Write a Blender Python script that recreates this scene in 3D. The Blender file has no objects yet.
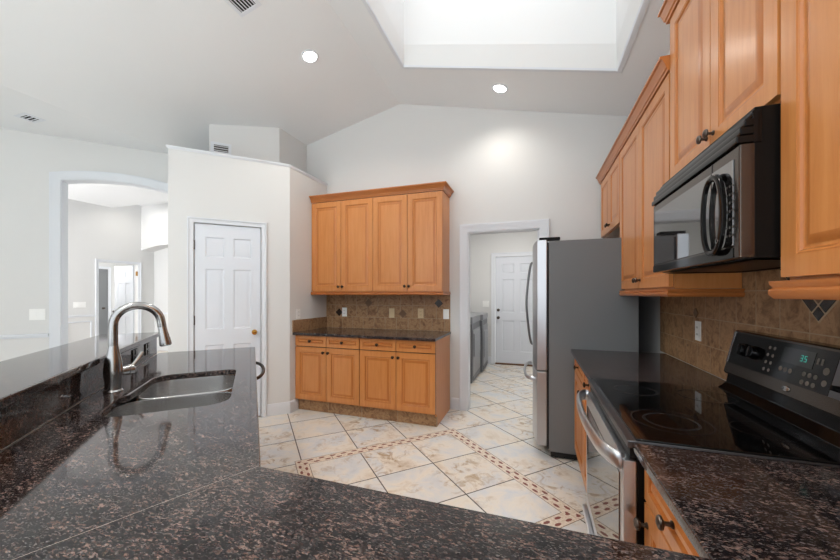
import bpy, bmesh, math, random
from mathutils import Vector, Matrix
random.seed(7)
C = bpy.context.scene
# ------------------------------------------------------------------ camera, world, light, exposure
TH = math.radians(18.65); H = 1.335; FPX = 338.0
cd = bpy.data.cameras.new('camera'); cam = bpy.data.objects.new('camera', cd); C.collection.objects.link(cam)
cd.sensor_width = 36; cd.lens = FPX/840*36; cd.clip_start = 0.02; cd.clip_end = 100
cd.shift_y = (294-280)/840.0
cam.location = (0, 0, H); cam.rotation_euler = (math.pi/2, 0, TH)
C.camera = cam
C.view_settings.view_transform = 'Standard'; C.view_settings.look = 'None'
C.view_settings.exposure = 0.5; C.view_settings.gamma = 1.0; C.view_settings.use_curve_mapping = False
w = bpy.data.worlds.new('world'); C.world = w; w.use_nodes = True
w.node_tree.nodes['Background'].inputs[0].default_value = (0.90, 0.95, 1.0, 1)
w.node_tree.nodes['Background'].inputs[1].default_value = 1.35
def area(name, loc, size, power, col=(1, 1, 1), rot=(0, 0, 0), sy=None):
    l = bpy.data.lights.new(name, 'AREA'); l.energy = power; l.color = col; l.size = size
    if sy: l.shape = 'RECTANGLE'; l.size_y = sy
    o = bpy.data.objects.new(name, l); o.location = loc; o.rotation_euler = rot; C.collection.objects.link(o); return o
area('skylight_daylight', (-0.28, 2.15, 4.45), 1.7, 7, (0.97, 0.98, 1.0), sy=1.75)
sl = bpy.data.lights.new('sun', 'SUN'); sl.energy = 13.0; sl.angle = math.radians(2); sl.color = (0.76, 0.90, 1.0)
so_ = bpy.data.objects.new('sun', sl); so_.rotation_euler = (math.radians(-28), 0, 0); so_.rotation_euler = (math.radians(28), 0, 0); C.collection.objects.link(so_)
area('laundry_fill', (-0.3, 5.2, 2.72), 0.7, 20, (1, 0.97, 0.93))  # added fill to brighten the laundry room, no fixture modelled
area('hall_fill', (-7.6, 0.6, 2.1), 1.3, 85, (0.98, 0.98, 1.0), rot=(math.radians(90), 0, math.radians(-12)))  # added fill for the dark hall ceiling; no window stands here
area('far_room_fill', (-9.8, 5.0, 2.6), 0.8, 36, (1, 0.99, 0.97))  # invented fill so the room past the hall doorway is lit
# ------------------------------------------------------------------ colour + material helpers
def lin(c):
    return tuple(((x/255)/12.92 if x/255 <= 0.04045 else ((x/255+0.055)/1.055)**2.4) for x in c)+(1,)
MATS = {}
def mat(name, col, rough=0.5, metal=0.0, spec=0.5, coat=0.0, emit=None, es=0, ior=1.45, coat_rough=0.1):
    m = bpy.data.materials.new(name); m.use_nodes = True
    b = m.node_tree.nodes['Principled BSDF']
    b.inputs['Base Color'].default_value = lin(col); b.inputs['Roughness'].default_value = rough
    b.inputs['Metallic'].default_value = metal; b.inputs['Specular IOR Level'].default_value = spec
    b.inputs['Coat Weight'].default_value = coat; b.inputs['Coat Roughness'].default_value = coat_rough
    b.inputs['IOR'].default_value = ior
    if emit: b.inputs['Emission Color'].default_value = lin(emit); b.inputs['Emission Strength'].default_value = es
    MATS[name] = m; return m
def N(m, t, **k):
    n = m.node_tree.nodes.new(t)
    for a, v in k.items(): setattr(n, a, v)
    return n
def L(m, a, b): m.node_tree.links.new(a, b)
def bsdf(m): return m.node_tree.nodes['Principled BSDF']
def mth(m, op, a, b=None, c=None):
    n = N(m, 'ShaderNodeMath', operation=op)
    for i, v in enumerate((a, b, c)):
        if v is None: continue
        if isinstance(v, (int, float)): n.inputs[i].default_value = v
        else: L(m, v, n.inputs[i])
    return n.outputs[0]
def mix(m, f, a, b):
    n = N(m, 'ShaderNodeMix', data_type='RGBA')
    if isinstance(f, (int, float)): n.inputs[0].default_value = f
    else: L(m, f, n.inputs[0])
    for i, v in ((6, a), (7, b)):
        if isinstance(v, tuple): n.inputs[i].default_value = lin(v)
        else: L(m, v, n.inputs[i])
    return n.outputs[2]
def coords(m, scale=(1, 1, 1), rot=(0, 0, 0)):
    t = N(m, 'ShaderNodeNewGeometry'); p = N(m, 'ShaderNodeMapping')
    p.inputs['Scale'].default_value = scale; p.inputs['Rotation'].default_value = rot
    L(m, t.outputs['Position'], p.inputs[0]); return p.outputs[0]
def noise(m, vec, sc, det=4, ro=0.6, dist=0.0):
    n = N(m, 'ShaderNodeTexNoise'); n.inputs['Scale'].default_value = sc; n.inputs['Detail'].default_value = det
    n.inputs['Roughness'].default_value = ro; n.inputs['Distortion'].default_value = dist
    L(m, vec, n.inputs['Vector']); return n.outputs[0]
def ramp(m, f, stops, interp='LINEAR'):
    r = N(m, 'ShaderNodeValToRGB'); cr = r.color_ramp; cr.interpolation = interp
    while len(cr.elements) < len(stops): cr.elements.new(0.5)
    for e, (p, c) in zip(cr.elements, stops):
        e.position = p; e.color = lin(c) if len(c) == 3 else c
    L(m, f, r.inputs[0]); return r.outputs[0]
def bump(m, h, strength=0.2, dist=0.01):
    b = N(m, 'ShaderNodeBump'); b.inputs['Strength'].default_value = strength; b.inputs['Distance'].default_value = dist
    L(m, h, b.inputs['Height']); L(m, b.outputs[0], bsdf(m).inputs['Normal'])
def stepf(m, v, lo, hi):   # smooth 0..1
    n = N(m, 'ShaderNodeMapRange'); n.inputs[1].default_value = lo; n.inputs[2].default_value = hi
    L(m, v, n.inputs[0]); return n.outputs[0]

def paint(name, col, rough=0.85):
    m = mat(name, col, rough, spec=0.25); c = coords(m)
    n = noise(m, c, 90, 3); bump(m, n, 0.06, 0.003)
    v = noise(m, c, 1.3, 2)
    L(m, mix(m, v, col, tuple(min(255, x+3) for x in col)), bsdf(m).inputs['Base Color']); return m
paint('wall', (220, 220, 219)); paint('ceil', (231, 232, 233)); paint('shaft', (230, 230, 229))
paint('trimw', (222, 225, 230), 0.4); paint('doorw', (220, 224, 231), 0.4)

def wood(name, base, dark, light, vert=True, rough=0.32):
    m = mat(name, base, rough, spec=0.5, coat=0.2, coat_rough=0.2)
    s = (14, 14, 0.9) if vert else (0.9, 0.9, 14)
    c = coords(m, s); n1 = noise(m, c, 3.0, 6, 0.65, 0.4)
    n2 = noise(m, coords(m, (1.2, 1.2, 0.7)), 2.5, 3)
    col = ramp(m, n1, [(0.25, dark), (0.5, base), (0.78, light)])
    g = mth(m, 'MULTIPLY', stepf(m, n2, 0.35, 0.7), 0.35)
    L(m, mix(m, g, col, light), bsdf(m).inputs['Base Color'])
    return m
wood('maple', (203, 132, 72), (190, 117, 58), (212, 145, 86))
wood('maple_groove_shade', (186, 112, 52), (176, 102, 44), (196, 122, 60))  # darker maple copy: groove shade put into the colour
wood('maple_h', (184, 110, 54), (168, 96, 44), (194, 122, 66), vert=False)

def granite(name, k=1.0, warm=0):
    m = mat(name, (45, 40, 40), 0.07, spec=0.5, ior=1.52)
    c0 = coords(m, (0.8, 1.7, 1.2), (0, 0, 0.35))
    nz = N(m, 'ShaderNodeTexNoise'); nz.inputs['Scale'].default_value = 60; nz.inputs['Detail'].default_value = 3; L(m, c0, nz.inputs['Vector'])
    wv = N(m, 'ShaderNodeVectorMath', operation='MULTIPLY_ADD'); L(m, nz.outputs[1], wv.inputs[0]); wv.inputs[1].default_value = (0.006, 0.006, 0.006); L(m, c0, wv.inputs[2])
    def cells(sc):
        v = N(m, 'ShaderNodeTexVoronoi'); v.inputs['Scale'].default_value = sc; L(m, wv.outputs[0], v.inputs['Vector'])
        sp = N(m, 'ShaderNodeSeparateColor'); L(m, v.outputs['Color'], sp.inputs[0]); return sp.outputs
    A_ = cells(150); B_ = cells(330)
    n2 = noise(m, c0, 16, 4, 0.65, 0.4)
    k1 = mth(m, 'ADD', A_[0], mth(m, 'MULTIPLY', mth(m, 'SUBTRACT', n2, 0.5), 1.5))
    base = ramp(m, k1, [(0.25, (21, 18, 19)), (0.55, (38, 31, 31)), (0.72, (64, 51, 48)), (0.92, (102, 80, 72)), (1.0, (124, 104, 96))])
    fine = ramp(m, B_[0], [(0.3, (22, 21, 24)), (0.65, (50, 47, 50)), (0.9, (92, 84, 82)), (1.0, (124, 118, 116))])
    col2 = mix(m, mth(m, 'MULTIPLY', mth(m, 'GREATER_THAN', B_[1], 0.45), 0.75), base, fine)
    L(m, col2, bsdf(m).inputs['Base Color'])
    return m
granite('granite')

# floor: diagonal ceramic tiles with a mosaic ring
def floor_mat():
    m = mat('floor_tile', (205, 196, 180), 0.3, spec=0.45)
    g = N(m, 'ShaderNodeNewGeometry'); s = N(m, 'ShaderNodeSeparateXYZ'); L(m, g.outputs['Position'], s.inputs[0])
    x, y = s.outputs[0], s.outputs[1]
    p = mth(m, 'MULTIPLY', mth(m, 'ADD', x, y), 0.70711); q = mth(m, 'MULTIPLY', mth(m, 'SUBTRACT', y, x), 0.70711)
    T = 0.463
    pf = mth(m, 'FLOORED_MODULO', mth(m, 'SUBTRACT', p, 0.35-T/2), T); qf = mth(m, 'FLOORED_MODULO', mth(m, 'SUBTRACT', q, 1.42-T/2), T)
    pd = mth(m, 'ABSOLUTE', mth(m, 'SUBTRACT', pf, T/2)); qd = mth(m, 'ABSOLUTE', mth(m, 'SUBTRACT', qf, T/2))
    jd = mth(m, 'MINIMUM', pd, qd)
    joint = mth(m, 'LESS_THAN', jd, 0.0045)
    # per-tile shade
    pi_ = mth(m, 'FLOOR', mth(m, 'DIVIDE', mth(m, 'SUBTRACT', p, 0.35), T)); qi = mth(m, 'FLOOR', mth(m, 'DIVIDE', mth(m, 'SUBTRACT', q, 1.42), T))
    cv = N(m, 'ShaderNodeCombineXYZ'); L(m, pi_, cv.inputs[0]); L(m, qi, cv.inputs[1])
    wn = N(m, 'ShaderNodeTexWhiteNoise'); wn.noise_dimensions = '3D'; L(m, cv.outputs[0], wn.inputs[0])
    va = N(m, 'ShaderNodeVectorMath', operation='MULTIPLY_ADD'); L(m, wn.outputs[1], va.inputs[0]); va.inputs[1].default_value = (9, 9, 9); L(m, g.outputs['Position'], va.inputs[2])
    n1 = noise(m, va.outputs[0], 4.2, 7, 0.66, 0.5); n2 = noise(m, va.outputs[0], 9, 5, 0.7, 1.2); n3 = noise(m, va.outputs[0], 2.0, 3, 0.6)
    col = ramp(m, n1, [(0.3, (210, 196, 178)), (0.45, (230, 223, 212)), (0.6, (212, 215, 218)), (0.75, (196, 200, 204))])
    vein = mth(m, 'MULTIPLY', stepf(m, n2, 0.50, 0.64), stepf(m, n3, 0.42, 0.56))
    col = mix(m, mth(m, 'MULTIPLY', vein, 0.85), col, (160, 128, 84))
    v2 = mth(m, 'MULTIPLY', stepf(m, wn.outputs[0], 0, 1), 0.22)
    col = mix(m, v2, col, (224, 204, 178))
    col = mix(m, joint, col, (74, 66, 60))
    # ring
    a = mth(m, 'SUBTRACT', p, 0.35+1.5*T); b = mth(m, 'SUBTRACT', q, 1.42+1.5*T)
    aa = mth(m, 'ABSOLUTE', a); bb = mth(m, 'ABSOLUTE', b)
    mx = mth(m, 'MAXIMUM', aa, bb)
    off = mth(m, 'SUBTRACT', mx, 1.5*T)      # -0.05..0.05 across the strip
    ins = mth(m, 'LESS_THAN', mth(m, 'ABSOLUTE', off), 0.05)
    edge = mth(m, 'MULTIPLY', mth(m, 'GREATER_THAN', mth(m, 'ABSOLUTE', off), 0.0455), 1.0)
    isA = mth(m, 'GREATER_THAN', aa, bb)
    al = mth(m, 'ADD', mth(m, 'MULTIPLY', isA, b), mth(m, 'MULTIPLY', mth(m, 'SUBTRACT', 1.0, isA), a))
    row = mth(m, 'GREATER_THAN', off, 0.0)
    sh = mth(m, 'ADD', al, mth(m, 'MULTIPLY', row, 0.045))
    u = mth(m, 'DIVIDE', mth(m, 'SUBTRACT', mth(m, 'FLOORED_MODULO', sh, 0.09), 0.045), 0.024)
    v = mth(m, 'DIVIDE', mth(m, 'SUBTRACT', mth(m, 'ABSOLUTE', off), 0.021), 0.0105)
    ov = mth(m, 'LESS_THAN', mth(m, 'ADD', mth(m, 'MULTIPLY', u, u), mth(m, 'MULTIPLY', v, v)), 1.0)
    n4 = noise(m, g.outputs['Position'], 60, 3)
    sc = mix(m, stepf(m, n4, 0.4, 0.65), (232, 221, 206), (206, 184, 160))
    sc = mix(m, ov, sc, (128, 66, 52))
    cr = mth(m, 'LESS_THAN', mth(m, 'ABSOLUTE', mth(m, 'SUBTRACT', mth(m, 'FLOORED_MODULO', al, 0.305), 0.15)), 0.002)
    sc = mix(m, mth(m, 'MAXIMUM', edge, cr), sc, (120, 96, 80))
    col = mix(m, ins, col, sc)
    L(m, col, bsdf(m).inputs['Base Color'])
    L(m, mth(m, 'ADD', 0.28, mth(m, 'MULTIPLY', n1, 0.16)), bsdf(m).inputs['Roughness'])
floor_mat()

def wall_tile(name, axis, t, z0, off=0.0, accents=()):
    m = mat(name, (140, 112, 86), 0.42, spec=0.4)
    g = N(m, 'ShaderNodeNewGeometry'); s = N(m, 'ShaderNodeSeparateXYZ'); L(m, g.outputs['Position'], s.inputs[0])
    h = s.outputs[axis]; z = s.outputs[2]
    band = mth(m, 'LESS_THAN', z, z0)
    hb = mth(m, 'ADD', h, mth(m, 'MULTIPLY', band, t*0.35))
    hf = mth(m, 'FLOORED_MODULO', mth(m, 'SUBTRACT', hb, off), t); zf = mth(m, 'FLOORED_MODULO', mth(m, 'SUBTRACT', z, z0), t)
    j = mth(m, 'MINIMUM', mth(m, 'MINIMUM', hf, mth(m, 'SUBTRACT', t, hf)), mth(m, 'MINIMUM', zf, mth(m, 'SUBTRACT', t, zf)))
    joint = mth(m, 'LESS_THAN', j, 0.002)
    cv = N(m, 'ShaderNodeCombineXYZ'); L(m, mth(m, 'FLOOR', mth(m, 'DIVIDE', mth(m, 'SUBTRACT', hb, off), t)), cv.inputs[0]); L(m, mth(m, 'FLOOR', mth(m, 'DIVIDE', mth(m, 'SUBTRACT', z, z0), t)), cv.inputs[1])
    wn = N(m, 'ShaderNodeTexWhiteNoise'); L(m, cv.outputs[0], wn.inputs[0])
    va = N(m, 'ShaderNodeVectorMath', operation='MULTIPLY_ADD'); L(m, wn.outputs[1], va.inputs[0]); va.inputs[1].default_value = (5, 5, 5); L(m, g.outputs['Position'], va.inputs[2])
    n1 = noise(m, va.outputs[0], 14, 6, 0.68, 0.8); n2 = noise(m, va.outputs[0], 45, 4, 0.6)
    col = ramp(m, n1, [(0.34, (108, 76, 52)), (0.45, (146, 110, 78)), (0.55, (174, 138, 102)), (0.66, (132, 96, 66))])
    col = mix(m, mth(m, 'MULTIPLY', stepf(m, n2, 0.52, 0.72), 0.4), col, (98, 66, 44))
    col = mix(m, mth(m, 'MULTIPLY', wn.outputs[0], 0.25), col, (168, 134, 100))
    col = mix(m, joint, col, (172, 152, 126))
    L(m, col, bsdf(m).inputs['Base Color']); bump(m, mth(m, 'SUBTRACT', n1, mth(m, 'MULTIPLY', joint, 0.6)), 0.25, 0.003)
    return m
wall_tile('tile_back', 0, 0.152, 1.043, -2.61); wall_tile('tile_right', 1, 0.152, 1.045, 2.93)
wall_tile('toe_tile', 0, 0.42, 0.0, -2.61)
mat('accent_dark', (44, 32, 26), 0.25); mat('accent_brown', (110, 82, 58), 0.3); mat('accent_rust', (132, 84, 50), 0.3); mat('grout', (176, 156, 130), 0.8)

def steel(name, col, rough, d=(1, 1, 60)):
    m = mat(name, col, rough, metal=1.0); n = noise(m, coords(m, d), 8, 3)
    L(m, mth(m, 'ADD', rough-0.05, mth(m, 'MULTIPLY', n, 0.12)), bsdf(m).inputs['Roughness']); return m
steel('stainless', (196, 198, 202), 0.32, (8, 8, 1)); steel('stainless_dark', (120, 121, 124), 0.3); steel('sink_steel', (214, 214, 214), 0.24, (1, 1, 1))
steel('nickel', (172, 172, 172), 0.2, (1, 1, 1)); mat('pewter', (92, 84, 78), 0.32, metal=1.0); mat('bronze', (70, 56, 46), 0.38, metal=0.9)
mat('brass', (186, 138, 66), 0.22, metal=1.0); mat('fridge_side', (116, 118, 120), 0.5, spec=0.35); mat('rubber', (26, 26, 27), 0.7)
mat('black_gloss', (12, 11, 11), 0.08, spec=0.28); mat('black_satin', (16, 14, 13), 0.35, spec=0.15); mat('cook_glass', (9, 9, 10), 0.035, spec=0.55)
mat('micro_glass', (28, 26, 26), 0.03, spec=1.0, ior=2.3); mat('oven_glass', (24, 23, 22), 0.03, spec=1.0, ior=2.2); mat('micro_bezel', (86, 78, 72), 0.16, metal=0.85, spec=0.3)
mat('panel_grey', (92, 94, 98), 0.3, metal=0.4); mat('key_grey', (84, 80, 76), 0.5); mat('key_print', (96, 90, 84), 0.6); mat('ring_print', (46, 46, 49), 0.25)
mat('plate_white', (246, 246, 244), 0.3); mat('plate_beige', (212, 190, 152), 0.35); mat('slot', (60, 52, 46), 0.5); mat('black_plate', (10, 10, 11), 0.25)
mat('washer_grey', (112, 114, 118), 0.35, metal=0.35); mat('washer_light', (150, 152, 156), 0.3, metal=0.4)
mat('lens', (255, 255, 255), 0.5, emit=(255, 250, 240), es=7.0); mat('display_teal', (4, 24, 24), 0.2, emit=(70, 220, 200), es=0.3); mat('display', (10, 12, 12), 0.1)
mat('vent_dark', (34, 33, 32), 0.9); mat('grey_door', (120, 122, 124), 0.5); mat('threshold', (106, 74, 48), 0.6); mat('seam', (150, 140, 132), 0.4); mat('gap_shade', (58, 40, 26), 0.8)  # last colour paints the shade in gaps between cabinet doors
mat('glass_sky', (250, 252, 255), 0.3, emit=(240, 246, 255), es=0.3)
# ------------------------------------------------------------------ mesh helpers
def frame(o, right, out):
    r = Vector(right).normalized(); n = Vector(out).normalized(); u = Vector((0, 0, 1)) if abs(n.z) < 0.9 else n.cross(r)
    M = Matrix.Identity(4)
    for i in range(3): M[i][0] = r[i]; M[i][1] = u[i]; M[i][2] = n[i]; M[i][3] = o[i]
    return M
I4 = Matrix.Identity(4)
def B(): return bmesh.new()
def face(bm, vs, mi=0):
    try: f = bm.faces.new(vs); f.material_index = mi; return f
    except ValueError: return None
def box(bm, a, b, M=I4, mi=0, bev=0.0):
    t = bmesh.new()
    x0, y0, z0 = [min(p, q) for p, q in zip(a, b)]; x1, y1, z1 = [max(p, q) for p, q in zip(a, b)]
    vs = [t.verts.new((x, y, z)) for x in (x0, x1) for y in (y0, y1) for z in (z0, z1)]
    for q in ((0, 1, 3, 2), (4, 6, 7, 5), (0, 4, 5, 1), (2, 3, 7, 6), (0, 2, 6, 4), (1, 5, 7, 3)): t.faces.new([vs[i] for i in q])
    if bev: bmesh.ops.bevel(t, geom=t.edges[:], offset=bev, segments=2, affect='EDGES', profile=0.6)
    merge(bm, t, M, mi)
def merge(bm, t, M=I4, mi=None):
    t.verts.ensure_lookup_table(); mp = {}
    for v in t.verts: mp[v] = bm.verts.new(M @ v.co)
    for f in t.faces: face(bm, [mp[v] for v in f.verts], f.material_index if mi is None else mi)
    t.free()
def quad(bm, pts, mi=0): face(bm, [bm.verts.new(p) for p in pts], mi)
def prism(bm, poly, z0, z1, M=I4, mi=0, bev=0.0):
    t = bmesh.new(); a = [t.verts.new((x, y, z0)) for x, y in poly]; b = [t.verts.new((x, y, z1)) for x, y in poly]; n = len(poly)
    t.faces.new(a[::-1]); t.faces.new(b)
    for i in range(n): t.faces.new((a[i], a[(i+1) % n], b[(i+1) % n], b[i]))
    if bev: bmesh.ops.bevel(t, geom=t.edges[:], offset=bev, segments=2, affect='EDGES', profile=0.6)
    merge(bm, t, M, mi)
def lathe(bm, prof, o, axis, n=24, mi=0, M=I4):
    ax = Vector(axis).normalized(); u = ax.orthogonal().normalized(); v = ax.cross(u); o = Vector(o); rings = []
    for r, h in prof:
        if r < 1e-6: rings.append([bm.verts.new(M @ (o+ax*h))])
        else: rings.append([bm.verts.new(M @ (o+ax*h+(u*math.cos(2*math.pi*k/n)+v*math.sin(2*math.pi*k/n))*r)) for k in range(n)])
    for a, b in zip(rings, rings[1:]):
        for k in range(n):
            k2 = (k+1) % n
            if len(a) == 1 and len(b) == 1: continue
            if len(a) == 1: face(bm, (a[0], b[k], b[k2]), mi)
            elif len(b) == 1: face(bm, (a[k], a[k2], b[0]), mi)
            else: face(bm, (a[k], a[k2], b[k2], b[k]), mi)
    if len(rings[0]) > 1: face(bm, rings[0][::-1], mi)
    if len(rings[-1]) > 1: face(bm, rings[-1], mi)
def tube(bm, pts, r, n=12, mi=0, sq=None, M=I4):
    pts = [Vector(p) for p in pts]; rs = r if isinstance(r, (list, tuple)) else [r]*len(pts); rings = []; up = None
    for i, p in enumerate(pts):
        t = (pts[min(i+1, len(pts)-1)]-pts[max(i-1, 0)]).normalized()
        if up is None: up = t.orthogonal().normalized()
        up = (up-t*up.dot(t)).normalized(); s = t.cross(up)
        if sq: # fixed flat section: sq=(axis, half width)
            a = Vector(sq[0]); a = (a-t*a.dot(t)).normalized(); b = t.cross(a)
            rings.append([bm.verts.new(M @ (p+a*sq[1]*math.cos(2*math.pi*k/n)+b*rs[i]*math.sin(2*math.pi*k/n))) for k in range(n)])
        else: rings.append([bm.verts.new(M @ (p+(up*math.cos(2*math.pi*k/n)+s*math.sin(2*math.pi*k/n))*rs[i])) for k in range(n)])
    for a, b in zip(rings, rings[1:]):
        for k in range(n): face(bm, (a[k], a[(k+1) % n], b[(k+1) % n], b[k]), mi)
    face(bm, rings[0][::-1], mi); face(bm, rings[-1], mi)
def spline(P, k=8):
    P = [Vector(p) for p in P]; out = []
    for i in range(len(P)-1):
        p0 = P[max(i-1, 0)]; p1 = P[i]; p2 = P[i+1]; p3 = P[min(i+2, len(P)-1)]
        for j in range(k):
            t = j/k; out.append(0.5*((2*p1)+(p2-p0)*t+(2*p0-5*p1+4*p2-p3)*t*t+(3*p1-p0-3*p2+p3)*t**3))
    return out+[P[-1]]
def sweep(bm, path, prof, M=I4, mi=0, closed=False):
    """path: 2-D points; prof: (offset to the left of travel, height) loop; mitred."""
    n = len(path); P = [Vector(p) for p in path]; rings = []
    for i in range(n):
        d1 = (P[i]-P[i-1]).normalized() if (i > 0 or closed) else None
        d2 = (P[(i+1) % n]-P[i]).normalized() if (i < n-1 or closed) else None
        if d1 is None: d1 = d2
        if d2 is None: d2 = d1
        n1 = Vector((-d1.y, d1.x)); n2 = Vector((-d2.y, d2.x)); b = (n1+n2).normalized(); k = 1/max(0.2, b.dot(n1))
        rings.append([bm.verts.new(M @ Vector((P[i].x+b.x*o*k, P[i].y+b.y*o*k, h))) for o, h in prof])
    m = len(prof)
    for i in range(n if closed else n-1):
        a, b = rings[i], rings[(i+1) % n]
        for k in range(m): face(bm, (a[k], a[(k+1) % m], b[(k+1) % m], b[k]), mi)
    if not closed: face(bm, rings[0][::-1], mi); face(bm, rings[-1], mi)
def nest(bm, r0, r1, z0, z1, prof, M, mi=0, gmi=None):
    """rectangular panel relief: prof = (inset, height) rings, last one filled"""
    prev = None
    for idx, (ins, h) in enumerate(prof):
        cur = [bm.verts.new(M @ Vector(p)) for p in ((r0+ins, z0+ins, h), (r1-ins, z0+ins, h), (r1-ins, z1-ins, h), (r0+ins, z1-ins, h))]
        if prev:
            mm = gmi if (gmi is not None and abs(h-prof[idx-1][1]) > 1e-5) else mi
            for k in range(4): face(bm, (prev[k], prev[(k+1) % 4], cur[(k+1) % 4], cur[k]), mm)
        prev = cur
    face(bm, prev, mi)
def panel_slab(bm, w, h, t, cells, prof, M, mi=0, gmi=None):
    """slab 0..w x 0..h, back at 0, front at t; cells are relief panels, front tiled around them"""
    xs = sorted({0, w}|{c[0] for c in cells}|{c[1] for c in cells}); zs = sorted({0, h}|{c[2] for c in cells}|{c[3] for c in cells})
    for i in range(len(xs)-1):
        for j in range(len(zs)-1):
            cx, cz = (xs[i]+xs[i+1])/2, (zs[j]+zs[j+1])/2
            hit = [c for c in cells if c[0] < cx < c[1] and c[2] < cz < c[3]]
            if hit: continue
            quad(bm, [M @ Vector(p) for p in ((xs[i], zs[j], t), (xs[i+1], zs[j], t), (xs[i+1], zs[j+1], t), (xs[i], zs[j+1], t))], mi)
    for c in cells: nest(bm, c[0], c[1], c[2], c[3], [(a, t+b) for a, b in prof], M, mi, gmi)
    v = lambda *p: M @ Vector(p)
    quad(bm, [v(0, 0, 0), v(0, h, 0), v(w, h, 0), v(w, 0, 0)], mi)
    for a, b in (((0, 0), (w, 0)), ((w, 0), (w, h)), ((w, h), (0, h)), ((0, h), (0, 0))):
        quad(bm, [v(a[0], a[1], 0), v(b[0], b[1], 0), v(b[0], b[1], t), v(a[0], a[1], t)], mi)
def obj(name, bm, mats, parent=None, smooth=35, recalc=True, kind=None, label=None, cat=None, group=None, bevel=0, plabel=None, weld=True):
    if weld: bmesh.ops.remove_doubles(bm, verts=bm.verts[:], dist=1e-5)
    if recalc: bmesh.ops.recalc_face_normals(bm, faces=bm.faces[:])
    me = bpy.data.meshes.new(name); bm.to_mesh(me); bm.free()
    for m in (mats if isinstance(mats, (list, tuple)) else [mats]): me.materials.append(MATS[m])
    o = bpy.data.objects.new(name, me); C.collection.objects.link(o)
    if parent is not None:
        o.parent = parent
        if parent.type == 'EMPTY': o.matrix_parent_inverse = Matrix.Translation(-Vector(parent.location))
    if smooth:
        me.shade_smooth(); me.set_sharp_from_angle(angle=math.radians(smooth))
    if bevel:
        b = o.modifiers.new('bevel', 'BEVEL'); b.width = bevel; b.segments = 2; b.limit_method = 'ANGLE'; b.angle_limit = math.radians(40); b.harden_normals = False
    if smooth:
        wn_ = o.modifiers.new('normals', 'WEIGHTED_NORMAL'); wn_.keep_sharp = True; wn_.weight = 100
    if kind: o['kind'] = kind
    tag(o, label or plabel, cat, group); return o
def tag(o, label=None, cat=None, group=None):
    if label: o['label'] = label
    if cat: o['category'] = cat
    if group: o['group'] = group
def thing(name, label, cat, loc, group=None):
    o = bpy.data.objects.new(name, None); C.collection.objects.link(o); o.location = loc; o.empty_display_size = 0.1; tag(o, label, cat, group); return o
def struct(name, bm, m, label=None, parent=None, **k):
    return obj(name, bm, m, parent, kind=None if parent else 'structure', label=label, **k)
# frames used throughout
ZR, XR, SL = 3.663, -1.557, 0.231
def zc(x): return ZR-SL*abs(x-XR)
S2 = math.sqrt(0.5)
def diag(c, s=0, z=0): return Vector((-S2*c+S2*s, S2*c+S2*s, z))
F_back = frame((0, 3.846, 0), (1, 0, 0), (0, -1, 0))
F_right = frame((0.925, 0, 0), (0, -1, 0), (-1, 0, 0))       # r = -y
F_pan = frame(diag(4.05), (S2, S2, 0), (S2, -S2, 0))
F_arch = frame(diag(5.09), (S2, S2, 0), (S2, -S2, 0))
# peninsula frame: local x = d (away), local y = n (towards kitchen), z up
def pen(n, d, z=0): return Vector((S2*(n-d), S2*(n+d), z))
M_pen = Matrix(((-S2, S2, 0, 0), (S2, S2, 0, 0), (0, 0, 1, 0), (0, 0, 0, 1)))   # (d,n,z)->world
# ================================================================== STRUCTURE
bm = B(); quad(bm, [(-12.5, -7.5, 0), (2.2, -7.5, 0), (2.2, 7.2, 0), (-12.5, 7.2, 0)]); struct('floor', bm, 'floor_tile', 'cream stone-look floor tiles laid diagonally with a mosaic border')
# ceiling with skylight hole
sx0, sx1, sy0, sy1 = -1.215, 0.64, 1.15, 3.10
Y0 = -2.4; YB = 3.846
bm = B()
def cq(x0, x1, y0, y1):
    quad(bm, [(x0, y0, zc(x0)), (x1, y0, zc(x1)), (x1, y1, zc(x1)), (x0, y1, zc(x0))])
cq(-4.165, XR, Y0, YB+0.6); cq(XR, sx0, Y0, YB); cq(sx1, 0.925, Y0, YB); cq(sx0, sx1, Y0, sy0); cq(sx0, sx1, sy1, YB)
ZS = zc(-4.165)
quad(bm, [(-8.0, Y0, ZS), (-4.165, Y0, ZS), (-4.165, YB+0.6, ZS), (-8.0, YB+0.6, ZS)])
struct('ceiling', bm, 'ceil', 'pale grey vaulted ceiling with a flat lower strip at left', smooth=0)
# skylight shaft
bm = B(); zt = 4.5
def ring(x0, x1, y0, y1, zf): return [(x0, y0, zf(x0)), (x1, y0, zf(x1)), (x1, y1, zf(x1)), (x0, y1, zf(x0))]
r1 = ring(sx0, sx1, sy0, sy1, zc); r2 = ring(sx0+0.02, sx1-0.02, sy0+0.05, sy1-0.05, lambda x: zc(x)+0.17); r3 = ring(sx0+0.02, sx1-0.02, sy0+0.05, sy1-0.05, lambda x: zt)
for a, b in ((r1, r2), (r2, r3)):
    for k in range(4): quad(bm, [a[k], a[(k+1) % 4], b[(k+1) % 4], b[k]])
sh = struct('ceiling_skylight', bm, 'shaft', 'white skylight shaft opening in the vaulted ceiling', smooth=0)
bm = B(); quad(bm, r3); obj('skylight_pane', bm, 'glass_sky', sh, plabel='bright diffusing skylight pane')
bm = B()
tr = [(0, 0), (0.035, 0), (0.035, -0.01), (0.02, -0.016), (0.0, -0.014)]
def skytrim():
    off = [(0.035, 0.0), (0.035, -0.012), (0.016, -0.018), (0.0, -0.016), (-0.006, 0.0)]
    rings = []
    for o, h in off:
        rings.append([bm.verts.new((x, y, zc(x)+h)) for x, y in ((sx0-o, sy0-o), (sx1+o, sy0-o), (sx1+o, sy1+o), (sx0-o, sy1+o))])
    for a, b in zip(rings, rings[1:]+[rings[0]]):
        for k in range(4): face(bm, (a[k], a[(k+1) % 4], b[(k+1) % 4], b[k]))
skytrim(); struct('trim_1', bm, 'trimw', 'white trim around the skylight opening')
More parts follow.
